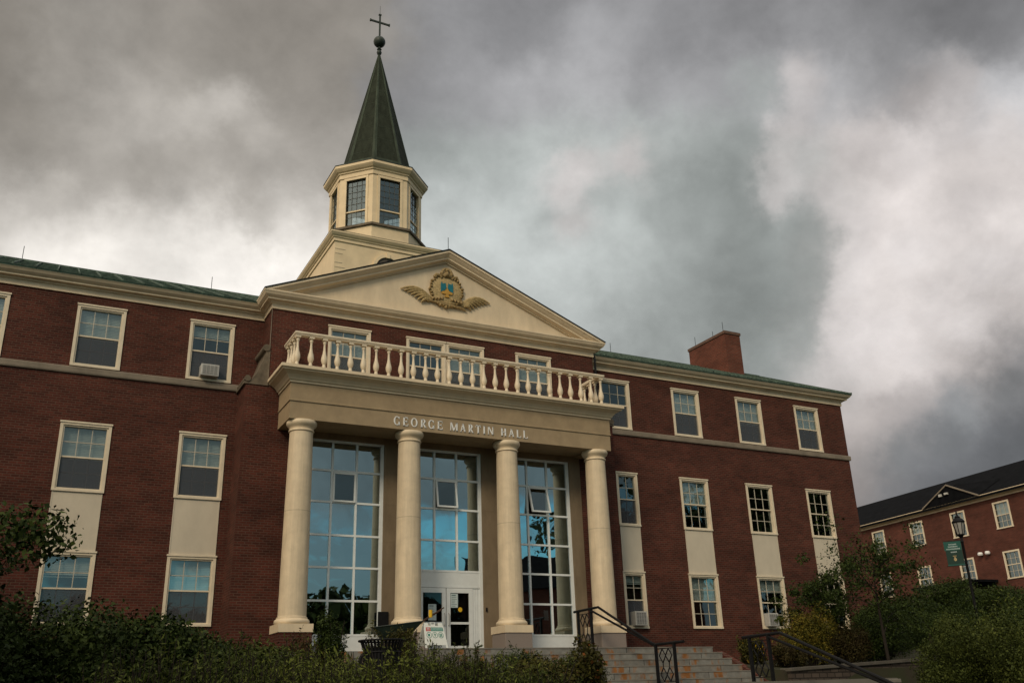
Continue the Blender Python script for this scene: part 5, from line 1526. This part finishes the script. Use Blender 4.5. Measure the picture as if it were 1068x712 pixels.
# middle shrubs
shrub('narrow dark upright conifer in front of the leftmost window bay', -7.2, -12.4, .34, .34, 1.55, M['lf_dark'], 7000, .06, lumps=16, aspect=.3, sprigs=60, name='conifer', cat='shrub')
shrub('brownish dark shrub at the foot of the leftmost column', -8.0, -12.5, .85, .7, 1.05, M['lf_brown'], 14000, .05, lumps=18, aspect=.4, sprigs=60)
shrub('dark shrub at the foot of the brick pier', -9.3, -12.0, .95, .8, 1.05, M['lf_brown'], 14000, .05, lumps=18, aspect=.45, sprigs=60)
shrub('green shrub with rusty leaves between the pier and the left window', -10.6, -11.5, .9, .8, 1.1, M['lf_mid'], 14000, .05, lumps=18, sprigs=60, extra=(M['lf_gold'], 40, .06, 'flower'))
shrub('olive brown shrub behind the litter bin in front of the wheelbarrow', -6.72, -14.3, .46, .42, 1.26, M['lf_olive'], 13000, .045, lumps=16, aspect=.35, sprigs=90)
shrub('olive shrub in front of the folding sign', -5.35, -14.2, .65, .5, .86, M['lf_olive'], 13000, .045, lumps=16, aspect=.35, sprigs=100)
shrub('spreading dark green juniper below the doors', -4.6, -15.0, .8, .55, .92, M['lf_dark'], 14000, .05, lumps=16, aspect=.25, sprigs=110, name='juniper')
shrub('spreading green juniper left of the steps', -3.75, -15.1, .75, .55, .92, M['lf_mid'], 13000, .05, lumps=16, aspect=.25, sprigs=110, name='juniper')
shrub('small rusty leaved shrub in front of the stone steps', -4.42, -16.5, .44, .40, 1.42, M['lf_olive'], 5200, .062, lumps=15, aspect=.6, sprigs=16, extra=(M['lf_red'], 160, .06, 'autumn_leaf'), z=-1.98, low=.0)
shrub('low brown green shrub left of the small rusty shrub', -5.3, -17.0, .7, .5, 1.0, M['lf_olive'], 9000, .05, lumps=14, aspect=.45, sprigs=50)
# right hand planting
shrub('yellow flowering plant at the right end of the stone steps', 9.35, -4.7, .5, .45, .95, M['lf_olive'], 6000, .07, lumps=12, sprigs=40, extra=(M['yellow'], 34, .10, 'flower'), cat='plant', name='flowering_plant', z=-.75)
shrub('yellow green shrub below the fourth ground floor window', 10.9, -5.8, 1.25, .8, 1.75, M['lf_gold'], 22000, .065, lumps=24, aspect=.4, sprigs=90, z=-.75)
shrub('dull olive shrub above the retaining wall, nearest the steps', 9.4, -6.2, .7, .5, .75, M['lf_brown'], 9000, .06, lumps=14, sprigs=40, z=-.78)
shrub('dark reddish shrub above the middle of the retaining wall', 12.2, -6.1, 1.2, .7, 1.3, M['lf_brown'], 18000, .055, lumps=20, sprigs=60, z=-.75)
shrub('dark green shrub at the far end of the retaining wall', 14.2, -5.6, 1.3, .9, 1.6, M['lf_dark'], 18000, .06, lumps=20, sprigs=60, z=-.7)
shrub('large green hedge shrub in the lower right, leftmost', 9.0, -13.0, 1.5, 1.3, 1.95, M['lf_mid'], 42000, .052, lumps=30, aspect=.6, sprigs=140)
shrub('large green hedge shrub in the lower right corner', 8.5, -15.4, 1.7, 1.3, 2.25, M['lf_mid'], 42000, .055, lumps=30, aspect=.6, sprigs=140)
shrub('tall green shrub behind the corner hedge', 11.5, -13.6, 1.5, 1.3, 2.3, M['lf_dark'], 30000, .06, lumps=26, sprigs=100)
shrub('dark shrub mass between the retaining wall and the lamp post', 17.6, -6.0, 2.0, 1.5, 1.6, M['lf_dark'], 26000, .075, lumps=26, sprigs=80)
shrub('dark shrub right of the lamp post', 23.2, -6.2, 2.2, 1.5, 2.0, M['lf_dark'], 26000, .085, lumps=26, sprigs=80)
shrub('dark shrub in front of the distant entrance canopy', 26.2, -1.6, 2.2, 1.5, 1.9, M['lf_dark'], 20000, .09, lumps=26, sprigs=60)
shrub('dark round shrub below the distant hall', 30.5, 4.0, 2.5, 1.8, 2.2, M['lf_dark'], 20000, .10, lumps=26)
upright('tall pale green stems behind the corner hedge', 16.6, -9.3, .9, 3.1, M['lf_lime'], 40, .11, name='tall_perennial')

def tree(label, x, y, h, cr, n, size, mat, trunk_r, name='tree', base=None, gap=.5, limbs=9, zc=.62, crx=None, seed=None, lean=(0, 0), sz=.34):
    SEED[0] += 1; rng = np.random.default_rng(seed or SEED[0]); z = ter(x, y) if base is None else base
    t = thing(name, label, 'tree', (x, y, z)); m = MB(); P_, U_ = [], []
    top = Vector((lean[0], lean[1], h * .82))
    tp = [Vector((0, 0, -.3)), Vector((top.x * .2 + rng.normal(0, .03) * h * .3, top.y * .2, h * .3)), Vector((top.x * .6, top.y * .6 + .02 * h, h * .58)), top]
    m.tube(tp, [trunk_r * 1.15, trunk_r * .8, trunk_r * .5, trunk_r * .12], 9)
    ends = []
    for i in range(limbs):
        f = .28 + .62 * i / limbs; b = tp[1].lerp(tp[3], f) if f > .3 else tp[1]
        a = i * 2.4 + rng.uniform(-.4, .4); L_ = cr * rng.uniform(.65, 1.05) * (1.15 - .45 * f)
        e = b + Vector((math.cos(a) * L_, math.sin(a) * L_, L_ * rng.uniform(.15, .65))); md = b.lerp(e, .5) + Vector((0, 0, .10 * L_))
        m.tube([b, md, e], [trunk_r * .38, trunk_r * .22, trunk_r * .06], 6)
        for j in range(5):
            q = b.lerp(e, rng.uniform(.35, 1)); e2 = q + Vector(rng.normal(0, 1, 3)) * cr * .26; m.tube([q, e2], [trunk_r * .12, trunk_r * .03], 4); ends.append(e2); 
        ends.append(e)
    ends.append(top)
    E_ = np.array([tuple(q) for q in ends]); k = rng.integers(0, len(E_), n); rr = rng.uniform(.4, 1.2, len(E_)) * cr * sz
    u = rng.normal(0, 1, (n, 3)); u /= np.linalg.norm(u, axis=1)[:, None]
    p = E_[k] + u * (rng.uniform(0, 1, n) ** .5 * rr[k])[:, None] * np.array([1, 1, .7])
    m.build('trunk', M['bark'], t, smooth=True)
    leaves('crown', mat, p, u, size, t, rng, .6)
    return t
tree('leafy tree branch reaching in at the left edge beside the ground floor window', -13.95, -19.6, 3.1, 1.5, 75000, .058, M['lf_dark'], .07, seed=5, sz=.40, limbs=15)
tree('thin sparse young tree between the hall corner and the distant building', 13.0, -7.0, 4.9, 2.0, 7000, .09, M['lf_dark'], .06, base=-1.3, seed=8, sz=.26, limbs=12)
tree('small dark tree overlapping the last ground floor window', 11.9, -5.2, 3.1, 1.25, 8000, .08, M['lf_dark'], .05, base=-.7, seed=9, sz=.30)
tree('large unseen broadleaf tree added beyond the left edge to shade the left wing', -24.5, -8.5, 11.5, 5.0, 16000, .30, M['lf_dark'], .28, seed=31, sz=.42)  # this and the next: unseen trees added to shade the lower left front
tree('tall unseen broadleaf tree added beyond the left edge for shade, nearer the lawn', -23.5, -18, 12.0, 5.0, 16000, .30, M['lf_dark'], .28, seed=32, sz=.42)
shrub('dark shrub at the right hand corner of the hall', 17.5, -3.2, 1.8, 1.2, 2.0, M['lf_dark'], 16000, .08, lumps=22)
shrub('dark shrub on the slope behind the thin young tree', 20.5, -1.0, 2.2, 1.5, 1.8, M['lf_dark'], 16000, .09, lumps=22)
shrub('wide dark shrub on the slope beneath the distant windows', 26.0, 3.5, 3.0, 2.0, 2.1, M['lf_dark'], 18000, .11, lumps=24)
# what the big windows mirror: trees and a hall across the lawn
bk = 'trees across the lawn behind the viewer'
for i, (x, y, h, c) in enumerate(((8, -68, 10.5, 5), (15, -70, 12, 5), (23, -66, 11, 5), (-8, -72, 10, 5.5), (0, -74, 9.5, 5.5), (72, -62, 25, 9), (88, -68, 27, 10), (62, -84, 24, 9), (100, -60, 26, 10))):
    o = tree('broadleaf tree across the lawn behind the viewer, number %s in its row' % ('first second third fourth fifth sixth seventh eighth ninth'.split()[i]), x, y, h, c, 12000, .95, M['lf_dark'], .3, seed=20 + i, sz=.5); o['group'] = bk
oh = thing('lecture_hall', 'brick hall across the lawn, mirrored in the tall windows', 'building', (44, -62, -3.2), R(200))
m = MB(); m.holed(-14, 14, 0, 13, 0, .2, [(c - .7, c + .7, z, z + 1.9) for c in (-12, -8, -4, 0, 4, 8, 12) for z in (1.5, 5.5)]); m.box(-14, 14, .25, 10, 0, 13)
m.build('brick_wall', M['brick_far'], oh)
m = MB(); m.add([(-14.5, -.5, 13), (14.5, -.5, 13), (14.5, 5, 17.2), (-14.5, 5, 17.2), (-14.5, 10.5, 13), (14.5, 10.5, 13)], [(0, 1, 2, 3), (3, 2, 5, 4), (0, 3, 4), (1, 5, 2), (0, 4, 5, 1)]); m.build('roof', M['slate'], oh)
